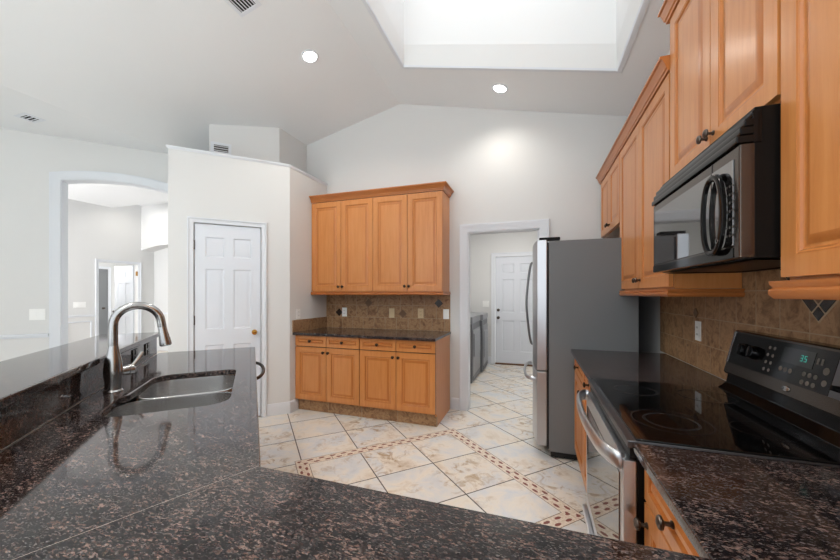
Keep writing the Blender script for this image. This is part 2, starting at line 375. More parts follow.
# back wall with laundry doorway, gable top
ox0, ox1, oz = -0.725, 0.065, 2.045
def wallpoly(bm, pts, M, t=0.12):    # pts in (r,u); thickness behind
    tt = bmesh.new(); a = [tt.verts.new((x, z, 0)) for x, z in pts]; b = [tt.verts.new((x, z, -t)) for x, z in pts]; n = len(pts)
    tt.faces.new(a); tt.faces.new(b[::-1])
    for i in range(n): tt.faces.new((a[i], b[i], b[(i+1) % n], a[(i+1) % n]))
    merge(bm, tt, M)
bm = B()
for pts in ([(-3.3, 0), (ox0, 0), (ox0, zc(ox0)+.02), (XR, ZR+.02), (-3.3, zc(-3.3)+.02)], [(ox0, oz), (ox1, oz), (ox1, zc(ox1)+.02), (ox0, zc(ox0)+.02)], [(ox1, 0), (1.05, 0), (1.05, zc(1.05)+.02), (ox1, zc(ox1)+.02)]):
    wallpoly(bm, pts, F_back)
struct('wall_back', bm, 'wall', 'light grey gabled end wall with the laundry doorway', weld=False, smooth=0)
bm = B(); box(bm, (0.925, Y0, 0), (1.045, YB, zc(0.925)+.02)); struct('wall_right', bm, 'wall', 'light wall behind the range and microwave', smooth=0)
bm = B(); wallpoly(bm, [(3.6, 0), (8.0, 0), (8.0, 3.1), (3.6, 3.1)], frame((0, Y0, 0), (-1, 0, 0), (0, 1, 0)), 0.12); struct('wall_rear_blocker', bm, 'wall', 'unseen rear wall added to cut the light on the dining side', smooth=0)  # out of view, added to block daylight reaching the left side
# left kitchen wall (low, with ledge) + pantry diagonal wall with door opening
LZ = 2.78; ys = 3.128
ps0, ps1, pz = -0.53, 0.085, 2.055
bm = B()
F_left = frame((-2.60, 0, 0), (0, 1, 0), (1, 0, 0))
wallpoly(bm, [(ys+0.001, 0), (YB, 0), (YB, LZ), (ys+0.001, LZ)], F_left, 0.12)
struct('wall_left', bm, 'wall', 'short partial-height side wall left of the base cabinets', smooth=0)
bm = B()
for pts in ([(-0.74, 0), (ps0, 0), (ps0, LZ), (-0.74, LZ)], [(ps0, pz), (ps1, pz), (ps1, LZ), (ps0, LZ)], [(ps1, 0), (0.3736, 0), (0.3736, LZ), (ps1, LZ)]):
    wallpoly(bm, pts, F_pan, 0.11)
# return wall towards the arch wall
a = diag(4.05, -0.74); b = diag(5.09, -0.74)
prism(bm, [(a.x, a.y), (b.x, b.y), (b.x+S2*.11, b.y+S2*.11), (a.x+S2*.11, a.y+S2*.11)], 0, LZ, Matrix.Translation((-S2*.006, S2*.006, 0)))
struct('wall_pantry', bm, 'wall', 'diagonal partial-height pantry wall with white six-panel door', weld=False, smooth=0)
# ledge top behind pantry walls
bm = B()
A = diag(4.05, -0.74); Dg = diag(5.09, -0.74)
prism(bm, [(A.x, A.y), (-2.60, ys), (-2.60, YB), (-3.3, YB), (Dg.x, Dg.y)], LZ-0.02, LZ)
struct('wall_ledge', bm, 'wall', 'flat plant ledge above the pantry', smooth=0)
# ledge crown trim
bm = B()
pr = [(0.0, LZ-0.022), (-0.006, LZ-0.022), (-0.008, LZ-0.012), (-0.014, LZ-0.006), (-0.014, LZ+0.008), (0.02, LZ+0.008), (0.02, LZ)]
Dl = diag(4.6, -0.74)
sweep(bm, [(Dl.x, Dl.y), (A.x, A.y), (-2.60, ys), (-2.60, YB)], pr)
struct('trim_2', bm, 'trimw', 'white cap moulding along the pantry ledge')
# upper recessed box above ledge
bm = B()
E1 = diag(4.42, -0.435); xl = -2.92; yl = 4.42/S2+xl   # point on diagonal at x = xl
def zq(x): return zc(x)+0.02
tt = [(E1.x, E1.y), (xl, yl)]
for (p, q) in (((E1.x, E1.y), (xl, yl)), ((xl, yl), (xl, YB))):
    quad(bm, [(p[0], p[1], LZ), (q[0], q[1], LZ), (q[0], q[1], zq(q[0])), (p[0], p[1], zq(p[0]))])
e2 = diag(5.3, -0.435)
quad(bm, [(E1.x, E1.y, LZ), (e2.x, e2.y, LZ), (e2.x, e2.y, zq(e2.x)), (E1.x, E1.y, zq(E1.x))])
struct('wall_upper', bm, 'wall', 'upper wall rising from the pantry ledge to the ceiling', smooth=0)
# arch wall
def arch_pts(s0, s1, zs, rise, n=24):
    c = (s1-s0)/2; R = (c*c+rise*rise)/(2*rise); mid = (s0+s1)/2; out = []
    for k in range(n+1):
        s = s0+(s1-s0)*k/n; out.append((s, zs+rise-R+math.sqrt(R*R-(s-mid)**2)))
    return out
as0, as1, az, ar = -1.89, -0.90, 2.59, 0.06
ap = arch_pts(as0, as1, az, ar)
AW = 4.9
bm = B()
wallpoly(bm, [(-4.6, 0), (as0, 0), (as0, AW), (-4.6, AW)], F_arch, 0.14); wallpoly(bm, [(as1, 0), (0.6, 0), (0.6, AW), (as1, AW)], F_arch, 0.14)
wallpoly(bm, [(as0, AW)]+ap+[(as1, AW)], F_arch, 0.14)
struct('wall_arch', bm, 'wall', 'light diagonal wall at left holding the arched opening', weld=False, smooth=0)
bm = B()
cas = [(0.0, 0.0), (0.0, 0.012), (0.012, 0.016), (0.05, 0.018), (0.066, 0.028), (0.085, 0.028), (0.092, 0.0)]
path = [(as0, 0)]+ap+[(as1, 0)]
sweep(bm, path, cas, F_arch)
struct('trim_3', bm, 'trimw', 'white moulded casing around the arched opening')
bm = B()   # white jamb lining
rr = [(s, 0.002) for s in (0,)]
sweep(bm, path, [(0.0, 0.001), (0.0, -0.142), (-0.006, -0.142), (-0.006, 0.001)], F_arch)
struct('trim_4', bm, 'trimw', 'white lining inside the arched opening')
# casings
def casing(name, F, s0, s1, z, label, wd=0.085):
    bm = B(); k = wd/0.085
    pr = [(-0.0, 0.0), (0.0, 0.012), (0.012*k, 0.016), (0.055*k, 0.02), (0.07*k, 0.03), (0.085*k, 0.03), (0.09*k, 0.0)]
    sweep(bm, [(s0, 0), (s0, z), (s1, z), (s1, 0)], pr, F); return struct(name, bm, 'trimw', label)
casing('trim_5', F_pan, ps0, ps1, pz, 'white casing around the pantry door', 0.05)
casing('trim_6', F_back, ox0, ox1, oz, 'white casing around the laundry doorway')
bm = B(); sweep(bm, [(ox0, 0), (ox0, oz), (ox1, oz), (ox1, 0)], [(0, 0.001), (0, -0.125), (-0.012, -0.125), (-0.012, 0.001)], F_back)
box(bm, (ox1-0.03, 0, -0.07), (ox1-0.012, oz-.012, -0.05), F_back)
struct('trim_7', bm, 'trimw', 'white jamb lining inside the laundry doorway')
# baseboards
def baseb(name, path, label, h=0.13):
    bm = B(); sweep(bm, path, [(0, 0), (-0.014, 0), (-0.014, h-0.035), (-0.01, h-0.02), (-0.006, h-0.005), (0, h)], I4); return struct(name, bm, 'trimw', label)
p0 = diag(4.05, ps1+0.055); baseb('baseboard_left', [(p0.x, p0.y), (-2.60, ys), (-2.60, 3.262)], 'white baseboard turning the corner beside the pantry door')
baseb('baseboard_back', [(-0.91, YB), (ox0-0.093, YB)], 'white baseboard between base cabinets and laundry doorway')
# chair rail + baseboard on the arch wall
def rail(name, F, s0, s1, z, label):
    bm = B(); box(bm, (s0, z-0.03, 0), (s1, z+0.012, 0.012), F); box(bm, (s0, z-0.012, 0.01), (s1, z+0.012, 0.024), F, bev=0.004); return struct(name, bm, 'trimw', label)
rail('trim_8', F_arch, -4.5, as0-0.095, 0.895, 'white chair rail left of the arch'); rail('trim_9', F_arch, as1+0.095, 0.5, 0.86, 'white chair rail between arch and pantry wall')
bm = B(); box(bm, (-4.5, 0, 0), (as0-0.095, 0.13, 0.014), F_arch); struct('baseboard_arch', bm, 'trimw', 'white baseboard under the arch wall chair rail')
# ---------------- laundry room shell
bm = B()
YL = 6.57; dx0, dx1, dz = -0.705, 0.11, 2.045
FL = frame((0, YL, 0), (1, 0, 0), (0, -1, 0))
for pts in ([(-1.75, 0), (dx0, 0), (dx0, 2.8), (-1.75, 2.8)], [(dx0, dz), (dx1, dz), (dx1, 2.8), (dx0, 2.8)], [(dx1, 0), (1.1, 0), (1.1, 2.8), (dx1, 2.8)]): wallpoly(bm, pts, FL, 0.12)
struct('wall_laundry_back', bm, 'wall', 'pale laundry room end wall with a door', weld=False, smooth=0)
bm = B(); box(bm, (-1.75, YB+.12, 0), (-1.65, YL, 2.8)); struct('wall_laundry_left', bm, 'wall', 'laundry room side wall behind washer and dryer')
bm = B(); box(bm, (1.0, YB+.12, 0), (1.1, YL, 2.8)); struct('wall_laundry_right', bm, 'wall', 'laundry room right side wall')
bm = B(); box(bm, (-1.75, YB+.12, 2.8), (1.1, YL+.12, 2.85)); struct('ceiling_laundry', bm, 'ceil', 'laundry room flat ceiling')
casing('trim_10', FL, dx0, dx1, dz, 'white casing around the laundry exterior door', 0.07)
bm = B(); box(bm, (-1.65, YL-0.014, 0), (dx0-.075, YL, 0.13)); struct('baseboard_laundry', bm, 'trimw', 'white baseboard on the laundry end wall')
# ---------------- far hall beyond the arch
XF = -8.6; fy0, fy1, fz = 4.53, 5.27, 2.005
FF = frame((XF, 0, 0), (0, 1, 0), (1, 0, 0))
def zh(y): return 3.593-0.27*(y-4.489)
bm = B()
for pts in ([(-2, 0), (fy0, 0), (fy0, zh(fy0)), (-2, 4.8)], [(fy0, fz), (fy1, fz), (fy1, zh(fy1)), (fy0, zh(fy0))], [(fy1, 0), (5.62, 0), (5.62, zh(5.6)), (fy1, zh(fy1))]): wallpoly(bm, pts, FF, 0.12)
struct('wall_hall_left', bm, 'wall', 'pale hall wall seen through the arch', weld=False, smooth=0)
casing('trim_11', FF, fy0, fy1, fz, 'white casing around the far hall doorway', 0.055)
bm = B(); quad(bm, [(XF, -2, 4.8), (-4.6, -2, 4.8), (-4.6, 2.0, 4.8), (XF, 2.0, 4.8)])
quad(bm, [(XF, 0.0, zh(0.0)), (-3.4, 0.0, zh(0.0)), (-3.4, 5.7, zh(5.7)), (XF, 5.7, zh(5.7))]); struct('ceiling_hall', bm, 'ceil', 'sloping hall ceiling seen through the arch', smooth=0)
bm = B(); box(bm, (XF, 5.62, 0), (-3.4, 5.74, zh(5.6)+.2)); struct('wall_hall_back', bm, 'wall', 'recessed hall wall under the arched header')
bm = B(); FH = frame((0, 5.34, 0), (1, 0, 0), (0, -1, 0)); hp = arch_pts(XF, XF+1.7, 2.34, 0.10, 16)
wallpoly(bm, [(XF, zh(5.34)+.05)]+hp+[(XF+1.7, 0), (-3.4, 0), (-3.4, zh(5.34)+.05)], FH, 0.28); struct('wall_hall_header', bm, 'wall', 'hall wall with a shallow arched niche', weld=False, smooth=0)
rail('trim_12', FF, 0.0, fy0-0.06, 0.9, 'white chair rail on the far hall wall'); 
bm = B()
for y0, y1 in ((4.02, 4.42), (3.4, 3.95), (2.6, 3.3)): sweep(bm, [(y0, 0.2), (y1, 0.2), (y1, 0.79), (y0, 0.79)], [(0, 0), (0, 0.012), (0.02, 0.016), (0.028, 0)], FF, closed=True)
struct('trim_13', bm, 'trimw', 'white picture-frame wainscot panels on the far hall wall')
bm = B(); box(bm, (XF, 5.60, 0.86), (XF+1.69, 5.62, 0.9)); struct('trim_14', bm, 'trimw', 'white chair rail in the hall niche')
# room behind the far doorway
bm = B(); box(bm, (-11.2, 3.6, 0), (-11.1, 7.2, 2.8)); box(bm, (-11.1, 7.0, 0), (XF-.12, 7.1, 2.8)); box(bm, (-11.1, 3.6, 0), (XF-.12, 3.7, 2.8)); box(bm, (-11.2, 3.6, 2.8), (XF-.12, 7.1, 2.85))
struct('wall_far_room', bm, 'wall', 'white room beyond the far hall doorway', weld=False)
FR = frame((-11.1, 0, 0), (0, 1, 0), (1, 0, 0)); rail('trim_15', FR, 6.06, 6.95, 0.92, 'white chair rail in the far room')
# ================================================================== DOORS
def door_prof(): return [(0, 0), (0.012, -0.009), (0.03, -0.009), (0.046, -0.002)]
def six_panel(w, h, wide=False):
    st = 0.115*w/0.76; mid = 0.105*w/0.76; cw = (w-2*st-mid)/2; cs = []
    for z0, z1 in ((0.22, 0.80), (0.96, 1.58), (1.70, h-0.13)):
        for x0 in (st, st+cw+mid): cs.append((x0, x0+cw, z0, z1))
    return cs
def sixdoor(name, F, s0, s1, z, label, t=0.035, back=-0.045, m='doorw', parent_label=None, z0=0.012):
    wd = s1-s0-0.006; hh = z-z0-0.004; bm = B()
    panel_slab(bm, wd, hh, t, six_panel(wd, hh), door_prof(), F @ Matrix.Translation((s0+.003, z0, back)), 0)
    return struct(name, bm, m, label, smooth=25)
def knob_round(bm, p, out, k=1.0, M=I4):
    lathe(bm, [(0.028*k, 0), (0.028*k, 0.004), (0.011*k, 0.008), (0.009*k, 0.028), (0.016*k, 0.036), (0.026*k, 0.046), (0.027*k, 0.056), (0.02*k, 0.066), (0, 0.07)], p, out, 24, M=M)
d1 = sixdoor('door_1', F_pan, ps0+.004, ps1-.004, pz-.003, 'white six-panel pantry door with brass knob', back=-0.04)
bm = B(); knob_round(bm, F_pan @ Vector((0.018, 0.926, -0.005)), F_pan.to_3x3() @ Vector((0, 0, 1)), 0.95); obj('door_knob', bm, 'brass', d1, plabel='brass door knob')
for z in (1.83, 1.07, 0.25):
    bm = B(); box(bm, (ps0-0.002, z-0.045, -0.006), (ps0+0.010, z+0.045, 0.003), F_pan); lathe(bm, [(0.006, -0.048), (0.006, 0.048)], F_pan @ Vector((ps0+.003, z, 0.006)), (0, 0, 1), 10); obj('hinge', bm, 'pewter', d1)
d2 = sixdoor('door_2', FL, dx0+.004, dx1-.004, dz-.003, 'white six-panel exterior door at the end of the laundry room', back=-0.05, z0=0.03)
bm = B(); knob_round(bm, FL @ Vector((-0.645, 0.885, -0.015)), (0, -1, 0)); obj('door_knob', bm, 'pewter', d2, plabel='dark metal door knob')
bm = B(); lathe(bm, [(0.028, 0), (0.028, 0.012), (0.02, 0.018), (0, 0.02)], FL @ Vector((-0.645, 1.03, -0.015)), (0, -1, 0)); obj('deadbolt', bm, 'pewter', d2)
bm = B(); box(bm, (dx0+.005, YL-0.02, 0), (dx1-.005, YL+0.1, 0.026), bev=.003); struct('trim_16', bm, 'threshold', 'worn brown threshold under the laundry exterior door')
# far open door: hinged at right jamb, swung into far room
FD = frame((XF-0.13, fy1-0.02, 0), (-1, 0.06, 0), (-0.06, -1, 0))
d3 = sixdoor('door_3', FD, 0.0, 0.72, fz-.01, 'white six-panel door standing open in the far hall doorway', back=-0.035)
for z in (1.8, 1.07, 0.25):
    bm = B(); box(bm, (XF-0.05, fy1-0.016, z-0.05), (XF+0.0, fy1-.001, z+0.05)); obj('hinge', bm, 'brass', d3, plabel='brass hinge')
bm = B(); knob_round(bm, FD @ Vector((0.66, 0.92, 0)), FD.to_3x3() @ Vector((0, 0, 1))); obj('door_knob', bm, 'pewter', d3)
bm = B(); F4 = frame((-11.1, 0, 0), (0, 1, 0), (1, 0, 0))
panel_slab(bm, 0.6, 2.0, 0.035, [], [], F4 @ Matrix.Translation((5.44, 0.01, 0.002))); d4 = struct('door_4', bm, 'grey_door', 'grey slab door at the back of the far room')
bm = B(); knob_round(bm, F4 @ Vector((5.93, 0.95, 0.037)), (1, 0, 0)); obj('door_knob', bm, 'pewter', d4)
casing('trim_17', F4, 5.42, 6.06, 2.02, 'white casing around the grey far door', 0.06)
# ================================================================== BACKSPLASH TILE
def accent(bm, F, r, z, s, mi, t=0.003):
    prism(bm, [(r-s, z), (r, z-s), (r+s, z), (r, z+s)], 0.004, 0.010+t, F, mi=0 if mi is None else mi)
bm = B(); box(bm, (-2.60, 0.90, 0), (-0.925, 1.345, 0.010), F_back, 0)
for r, z, mi in ((-2.405, 1.098, 1), (-1.98, 1.222, 2), (-1.515, 1.095, 2), (-1.062, 1.225, 1)): accent(bm, F_back, r, z, 0.052, mi)
struct('trim_18', bm, ['tile_back', 'accent_dark', 'accent_brown'], 'brown stone tile backsplash with diamond accents on the end wall', smooth=0, weld=False)
bm = B(); box(bm, (3.17, 0.90, 0), (YB-.01, 1.036, 0.010), F_left, 0, bev=0.002); struct('trim_19', bm, ['tile_right'], 'low tile upstand on the short left wall', smooth=0)
bm = B(); box(bm, (-3.05, 0.90, 0), (0.2, 1.90, 0.008), F_right, 0)
accent(bm, F_right, -2.437, 1.222, 0.03, 2)
# medallion behind the range
mc = (-1.52, 1.45)
prism(bm, [(mc[0]-.215, mc[1]), (mc[0], mc[1]-.215), (mc[0]+.215, mc[1]), (mc[0], mc[1]+.215)], 0.006, 0.0095, F_right, mi=3)
def dq(a0, a1, b0, b1, mi):   # cell in rotated coordinates
    g = 0.004; P = []
    for a, b in ((a0+g, b0+g), (a1-g, b0+g), (a1-g, b1-g), (a0+g, b1-g)): P.append((mc[0]+(a-b)*S2, mc[1]+(a+b)*S2))
    prism(bm, P, 0.006, 0.0115, F_right, mi=mi)
e = 0.15; cl = [-e, -e+.042, -.035, .035, e-.042, e]
for i, (a0, a1) in enumerate(zip(cl, cl[1:])):
    for j, (b0, b1) in enumerate(zip(cl, cl[1:])):
        bd = i in (0, 4) or j in (0, 4); cor = i in (0, 4) and j in (0, 4)
        dq(a0, a1, b0, b1, 1 if (bd and not cor) else (1 if cor else (4 if (i+j) % 2 else 2)))
struct('trim_20', bm, ['tile_right', 'accent_dark', 'accent_brown', 'grout', 'accent_rust'], 'brown stone tile backsplash behind the range with a diamond medallion', smooth=0, weld=False)
# ================================================================== CABINETS
CAB = ['maple', 'maple_groove_shade']
def cprof(fr=0.058): return [(0, 0), (0.004, -0.002), (fr*0.12, -0.002), (fr*0.2, -0.009), (fr*0.36, -0.009), (fr*0.75, -0.0015)]
def cab_door(parent, F, r0, r1, z0, z1, name='door', fr=0.056, t=0.02, base=0.0, knobpos=None, kmat='bronze'):
    bm = B(); wd, hh = r1-r0, z1-z0; f = min(fr, wd*0.3, hh*0.28)
    cell = [(f, wd-f, f, hh-f)] ; 
    panel_slab(bm, wd, hh, t, cell, cprof(0.058 if hh > 0.2 else 0.026), F @ Matrix.Translation((r0, z0, base)), 0, 1)
    o = obj(name, bm, CAB, parent, smooth=20, bevel=0.0015)
    if knobpos:
        bm = B(); knobshape(bm, F @ Vector((knobpos[0], knobpos[1], base+t)), F.to_3x3() @ Vector((0, 0, 1))); obj('knob', bm, kmat, o)
    return o
def knobshape(bm, p, out):
    lathe(bm, [(0.009, 0), (0.009, 0.003), (0.0055, 0.006), (0.005, 0.016), (0.009, 0.019), (0.0155, 0.022), (0.0165, 0.026), (0.014, 0.030), (0.006, 0.033), (0, 0.0335)], p, out, 20)
def base_unit(label, F, r0, r1, depth, bays, kmat='bronze', loc=None, hidden_ends=True, toe=0.13, drawers=True, top=0.868, knob_side=None, group=None, side_end=None, skipk=False):
    """F: frame whose plane is the cabinet front (out towards room); body goes to -depth"""
    g = 0.0035
    root = thing('base_cabinet', label, 'cabinet', F @ Vector(((r0+r1)/2, 0, -depth/2)), group)
    bm = B(); box(bm, (r0, toe, -depth), (r1, top, -0.003), F, 0); box(bm, (r0+.001, toe+.005, -0.003), (r1-.001, top-.004, -0.001), F, 1)  # thin dark sheet paints the shade in the door gaps
    if side_end == 'right': box(bm, (r1-0.02, 0, -depth), (r1, toe, -0.035), F, 0)
    obj('body', bm, ['maple', 'gap_shade'], root, weld=False)
    bm = B(); box(bm, (r0, 0.0, -0.05), (r1-(0.02 if side_end == 'right' else 0), toe-.001, -0.035), F); 
    if side_end == 'right': box(bm, (r1-0.02, 0.0, -0.05), (r1+0.001, toe-.03, -0.034), F)
    obj('toe_kick', bm, 'toe_tile', root, plabel='tiled toe kick')
    bw = (r1-r0)/bays
    for i in range(bays):
        a, b = r0+i*bw+g, r0+(i+1)*bw-g; zt = top-0.006
        if drawers:
            cab_door(root, F, a, b, 0.745, zt, 'drawer', fr=0.034, knobpos=((a+b)/2, 0.805), kmat=kmat); zt = 0.735
        ks = (i % 2 == 0) if knob_side is None else (knob_side[i])
        cab_door(root, F, a, b, toe+0.012, zt, 'door', knobpos=((b-0.028) if ks else (a+0.028), zt-0.052), kmat=kmat)
    return root
F_bc = frame((0, 3.235, 0), (1, 0, 0), (0, -1, 0))
base_unit('orange maple base cabinet, left unit of two under the end wall counter', F_bc, -2.597, -1.769, 0.59, 2, group='base cabinets on the end wall')
base_unit('orange maple base cabinet, right unit of two, next to the laundry doorway', F_bc, -1.767, -0.925, 0.59, 2, group='base cabinets on the end wall', side_end='right')
def crown(name, path, z, label, cat, hh=0.075, out=0.05, mats='maple_h', loc=None):
    bm = B(); pr = [(0.02, z), (-0.006, z), (-0.008, z+0.012), (-0.014, z+0.016), (-0.018, z+hh*0.45), (-out*0.75, z+hh*0.78), (-out, z+hh*0.84), (-out, z+hh), (0.02, z+hh)]
    sweep(bm, path, pr); return obj(name, bm, mats, label=label, cat=cat)
def lrail(name, path, z, label, cat, hh=0.038, out=0.016):
    bm = B(); pr = [(0.02, z), (-out*0.5, z), (-out, z+hh*0.25), (-out, z+hh*0.5), (-out*0.55, z+hh*0.62), (-out*0.9, z+hh*0.8), (-out*0.9, z+hh), (0.02, z+hh)]
    sweep(bm, path, pr); return obj(name, bm, mats := 'maple_h', label=label, cat=cat)
def wall_unit(label, F, r0, r1, depth, z0, z1, splits, knobs, kz=None, group=None, kmat='bronze', zd0=None):
    """F front plane; splits: door boundaries; knobs: list of (door idx, side) """
    root = thing('wall_cabinet', label, 'cabinet', F @ Vector(((r0+r1)/2, z0, -depth/2)), group)
    bm = B(); box(bm, (r0, z0, -depth), (r1, z1, -0.002), F); box(bm, (splits[0][0]+.004, z0+.012, -0.002), (splits[-1][1]-.004, z1-.012, -0.001), F, 1); obj('body', bm, ['maple', 'gap_shade'], root, weld=False)  # second box is a dark sheet standing in for gap shade
    g = 0.003
    for i, (a, b) in enumerate(splits):
        ks = knobs[i]; kp = None
        if ks: kp = ((b-0.026) if ks == 'r' else (a+0.026), z0+0.06)
        cab_door(root, F, a+g, b-g, z0+0.008, z1-0.008, 'door', knobpos=kp, kmat=kmat)
    return root
F_uc = frame((0, 3.516+.02, 0), (1, 0, 0), (0, -1, 0))
xs = [-2.597, -2.182, -1.760, -1.337, -0.935]
wall_unit('maple wall cabinet above the end counter, left pair of doors', F_uc, xs[0], xs[2]-.001, 0.308, 1.362, 2.452, [(xs[0], xs[1]), (xs[1], xs[2])], 'rl', group='wall cabinets on the end wall')
wall_unit('maple wall cabinet above the end counter, right pair of doors', F_uc, xs[2], xs[4], 0.308, 1.362, 2.452, [(xs[2], xs[3]), (xs[3], xs[4])], 'rl', group='wall cabinets on the end wall')
crown('crown_moulding', [(xs[0], 3.516), (xs[4]+.005, 3.516), (xs[4]+.005, 3.84)], 2.452, 'stepped maple crown moulding on top of the end wall cabinets', 'moulding')
lrail('light_rail', [(xs[0], 3.516), (xs[4]+.003, 3.516), (xs[4]+.003, 3.83)], 1.324, 'maple light rail under the end wall cabinets', 'moulding')
# end counter
bm = B(); prism(bm, [(-2.598, 3.17), (-0.912, 3.17), (-0.912, YB-.012), (-2.598, YB-.012)], 0.87, 0.90, bev=0.006); obj('countertop', bm, 'granite', label='dark granite countertop on the end wall base cabinets', cat='countertop')
# right side upper cabinets
XD = 0.63
F_ru = frame((XD+.02, 0, 0), (0, -1, 0), (-1, 0, 0)); DP = 0.925-XD-.02-.01
wall_unit('small maple wall cabinet over the refrigerator with two short doors', F_ru, -3.80, -2.985, DP, 1.885, 2.435, [(-3.76, -3.375), (-3.375, -2.99)], 'rl', kmat='bronze')
wall_unit('tall maple wall cabinet between refrigerator and microwave', F_ru, -2.983, -1.965, DP, 1.362, 2.435, [(-2.98, -2.475), (-2.475, -1.97)], 'rl', kmat='pewter')
wall_unit('maple wall cabinet directly above the black microwave', F_ru, -1.963, -1.182, DP, 1.872, 2.68, [(-1.96, -1.56), (-1.56, -1.185)], 'rl', kmat='pewter')
wall_unit('maple wall cabinet at the right edge, nearest above the range counter', F_ru, -1.180, -0.245, DP, 1.372, 2.68, [(-1.177, -0.70), (-0.70, -0.248)], 'rl', kmat='pewter')
crown('crown_moulding', [(XD, 3.80), (XD, 1.965)], 2.435, 'maple crown moulding over the lower run of right wall cabinets', 'moulding', out=0.04)
crown('crown_moulding', [(0.92, 1.985), (XD, 1.985), (XD, 0.245)], 2.68, 'upper maple crown moulding over the cabinets at the microwave', 'moulding', out=0.034)
lrail('light_rail', [(XD, 2.926), (XD, 1.962), (0.92, 1.962)], 1.322, 'maple light rail under the tall cabinet beside the microwave', 'moulding')
lrail('light_rail', [(0.92, 1.18), (XD, 1.18), (XD, 0.245)], 1.322, 'maple light rail under the cabinet at the right edge', 'moulding', hh=0.048)
# right side base cabinets
F_rb = frame((0.302+.02, 0, 0), (0, -1, 0), (-1, 0, 0))
base_unit('maple base cabinet between refrigerator and range with two drawers', F_rb, -2.915, -1.925, 0.59, 2, kmat='bronze', toe=0.11)
base_unit('maple base cabinet right of the range with a single drawer over a door', F_rb, -1.136, -0.705, 0.59, 1, kmat='pewter', knob_side=[False], toe=0.11)
bm = B(); prism(bm, [(0.275, 1.917), (0.275, 2.922), (0.913, 2.922), (0.913, 1.917)][::-1], 0.87, 0.90, bev=0.006); obj('countertop', bm, 'granite', label='dark granite countertop between refrigerator and range', cat='countertop')
# peninsula worktop (one continuous slab with sink cut-out)
ND = -0.625; dend = 3.10
inner = (-0.656, 0.683)
d_in = (inner[1]-inner[0])*S2; n_e = 0.019
cin = pen(n_e, d_in); 
P_out = pen(ND, 0.67)
poly = [(0.275, 1.143), (0.275, cin.y), (cin.x, cin.y)]
far0 = pen(n_e, dend); far1 = pen(ND, dend)
poly += [(far0.x, far0.y), (far1.x, far1.y), (P_out.x, 0.035), (0.913, 0.035), (0.913, 1.143)]
def rrect(x0, x1, y0, y1, r, n=6):
    out = []
    for cx, cy, a in ((x1-r, y1-r, 0), (x0+r, y1-r, 90), (x0+r, y0+r, 180), (x1-r, y0+r, 270)):
        for k in range(n+1): t = math.radians(a+90*k/n); out.append((cx+r*math.cos(t), cy+r*math.sin(t)))
    return out
# sink cut-out outline in (d,n): wide near bowl + narrower far bowl
SB1 = (1.555, 1.855, -0.50, -0.085); SB2 = (1.89, 2.235, -0.46, -0.085)
def hole_outline():
    pts = []
    r = 0.09
    def arc(cx, cy, r, a0, a1, n=7): return [(cx+r*math.cos(math.radians(a0+(a1-a0)*k/n)), cy+r*math.sin(math.radians(a0+(a1-a0)*k/n))) for k in range(n+1)]
    pts += arc(SB1[0]+r, SB1[2]+r, r, 180, 270)      # near, back corner
    pts += arc(1.82, SB1[2]+0.05, 0.05, 270, 330, 3)
    pts += arc(SB2[1]-r, SB2[2]+r, r, 270, 360)
    pts += arc(SB2[1]-0.05, SB2[3]-0.05, 0.05, 0, 90)
    pts += arc(SB1[0]+r, SB1[3]-r, r, 90, 180)
    return pts
hol = hole_outline()
bm = B()
def slab_with_hole(bm, outer, hole, z0, z1, bev):
    t = bmesh.new()
    def loop(pts, z): 
        vs = [t.verts.new((x, y, z)) for x, y in pts]; es = [t.edges.new((vs[i], vs[(i+1) % len(vs)])) for i in range(len(vs))]; return vs, es
    tv = []
    r = bev
    def inset(pts, dd):
        n = len(pts); out = []
        ar = sum(pts[i][0]*pts[(i+1) % n][1]-pts[(i+1) % n][0]*pts[i][1] for i in range(n)); sg = 1 if ar > 0 else -1
        for i in range(n):
            p = Vector(pts[i]); d1 = (p-Vector(pts[i-1])).normalized(); d2 = (Vector(pts[(i+1) % n])-p).normalized()
            n1 = Vector((-d1.y, d1.x))*sg; n2 = Vector((-d2.y, d2.x))*sg; b = (n1+n2).normalized(); out.append(tuple(p+b*dd/max(.3, b.dot(n1))))
        return out
    rings = []
    levels = [(r, z1), (r*0.3, z1-r*0.3), (0, z1-r), (0, z0+r), (r*0.3, z0+r*0.3), (r, z0)]
    for sgn, pts in ((1, outer), (-1, hole)):
        if pts is None: continue
        rs = []
        for dd, z in levels: 
            vs = [t.verts.new((x, y, z)) for x, y in inset(pts, dd*sgn)]; rs.append(vs)
        for a, b in zip(rs, rs[1:]):
            for k in range(len(a)): t.faces.new((a[k], a[(k+1) % len(a)], b[(k+1) % len(a)], b[k]))
        rings.append(rs)
    for idx in (0, -1):
        es = []
        for rs in rings:
            vs = rs[idx]
            for k in range(len(vs)):
                e_ = t.edges.get((vs[k], vs[(k+1) % len(vs)])); es.append(e_)
        bmesh.ops.triangle_fill(t, edges=es, use_beauty=True)
    merge(bm, t)
hw = [(pen(n, d).x, pen(n, d).y) for d, n in hol]
slab_with_hole(bm, poly, hw, 0.87, 0.90, 0.006)
ct = obj('countertop', bm, 'granite', label='large dark granite peninsula countertop with the sink, filling the foreground', cat='countertop', smooth=30)
# mitre seam and corner seam: thin filler strips set into the slab
bm = B()
def strip(a, b, w, z):
    a = Vector(a); b = Vector(b); d = (b-a).normalized(); s = Vector((-d.y, d.x))*w/2
    quad(bm, [(a.x+s.x, a.y+s.y, z), (b.x+s.x, b.y+s.y, z), (b.x-s.x, b.y-s.y, z), (a.x-s.x, a.y-s.y, z)])
strip((cin.x-.003, cin.y-.003), (P_out.x, 0.045), 0.0016, 0.9003)
obj('seam', bm, 'seam', ct, plabel='pale mitre seam line'); 
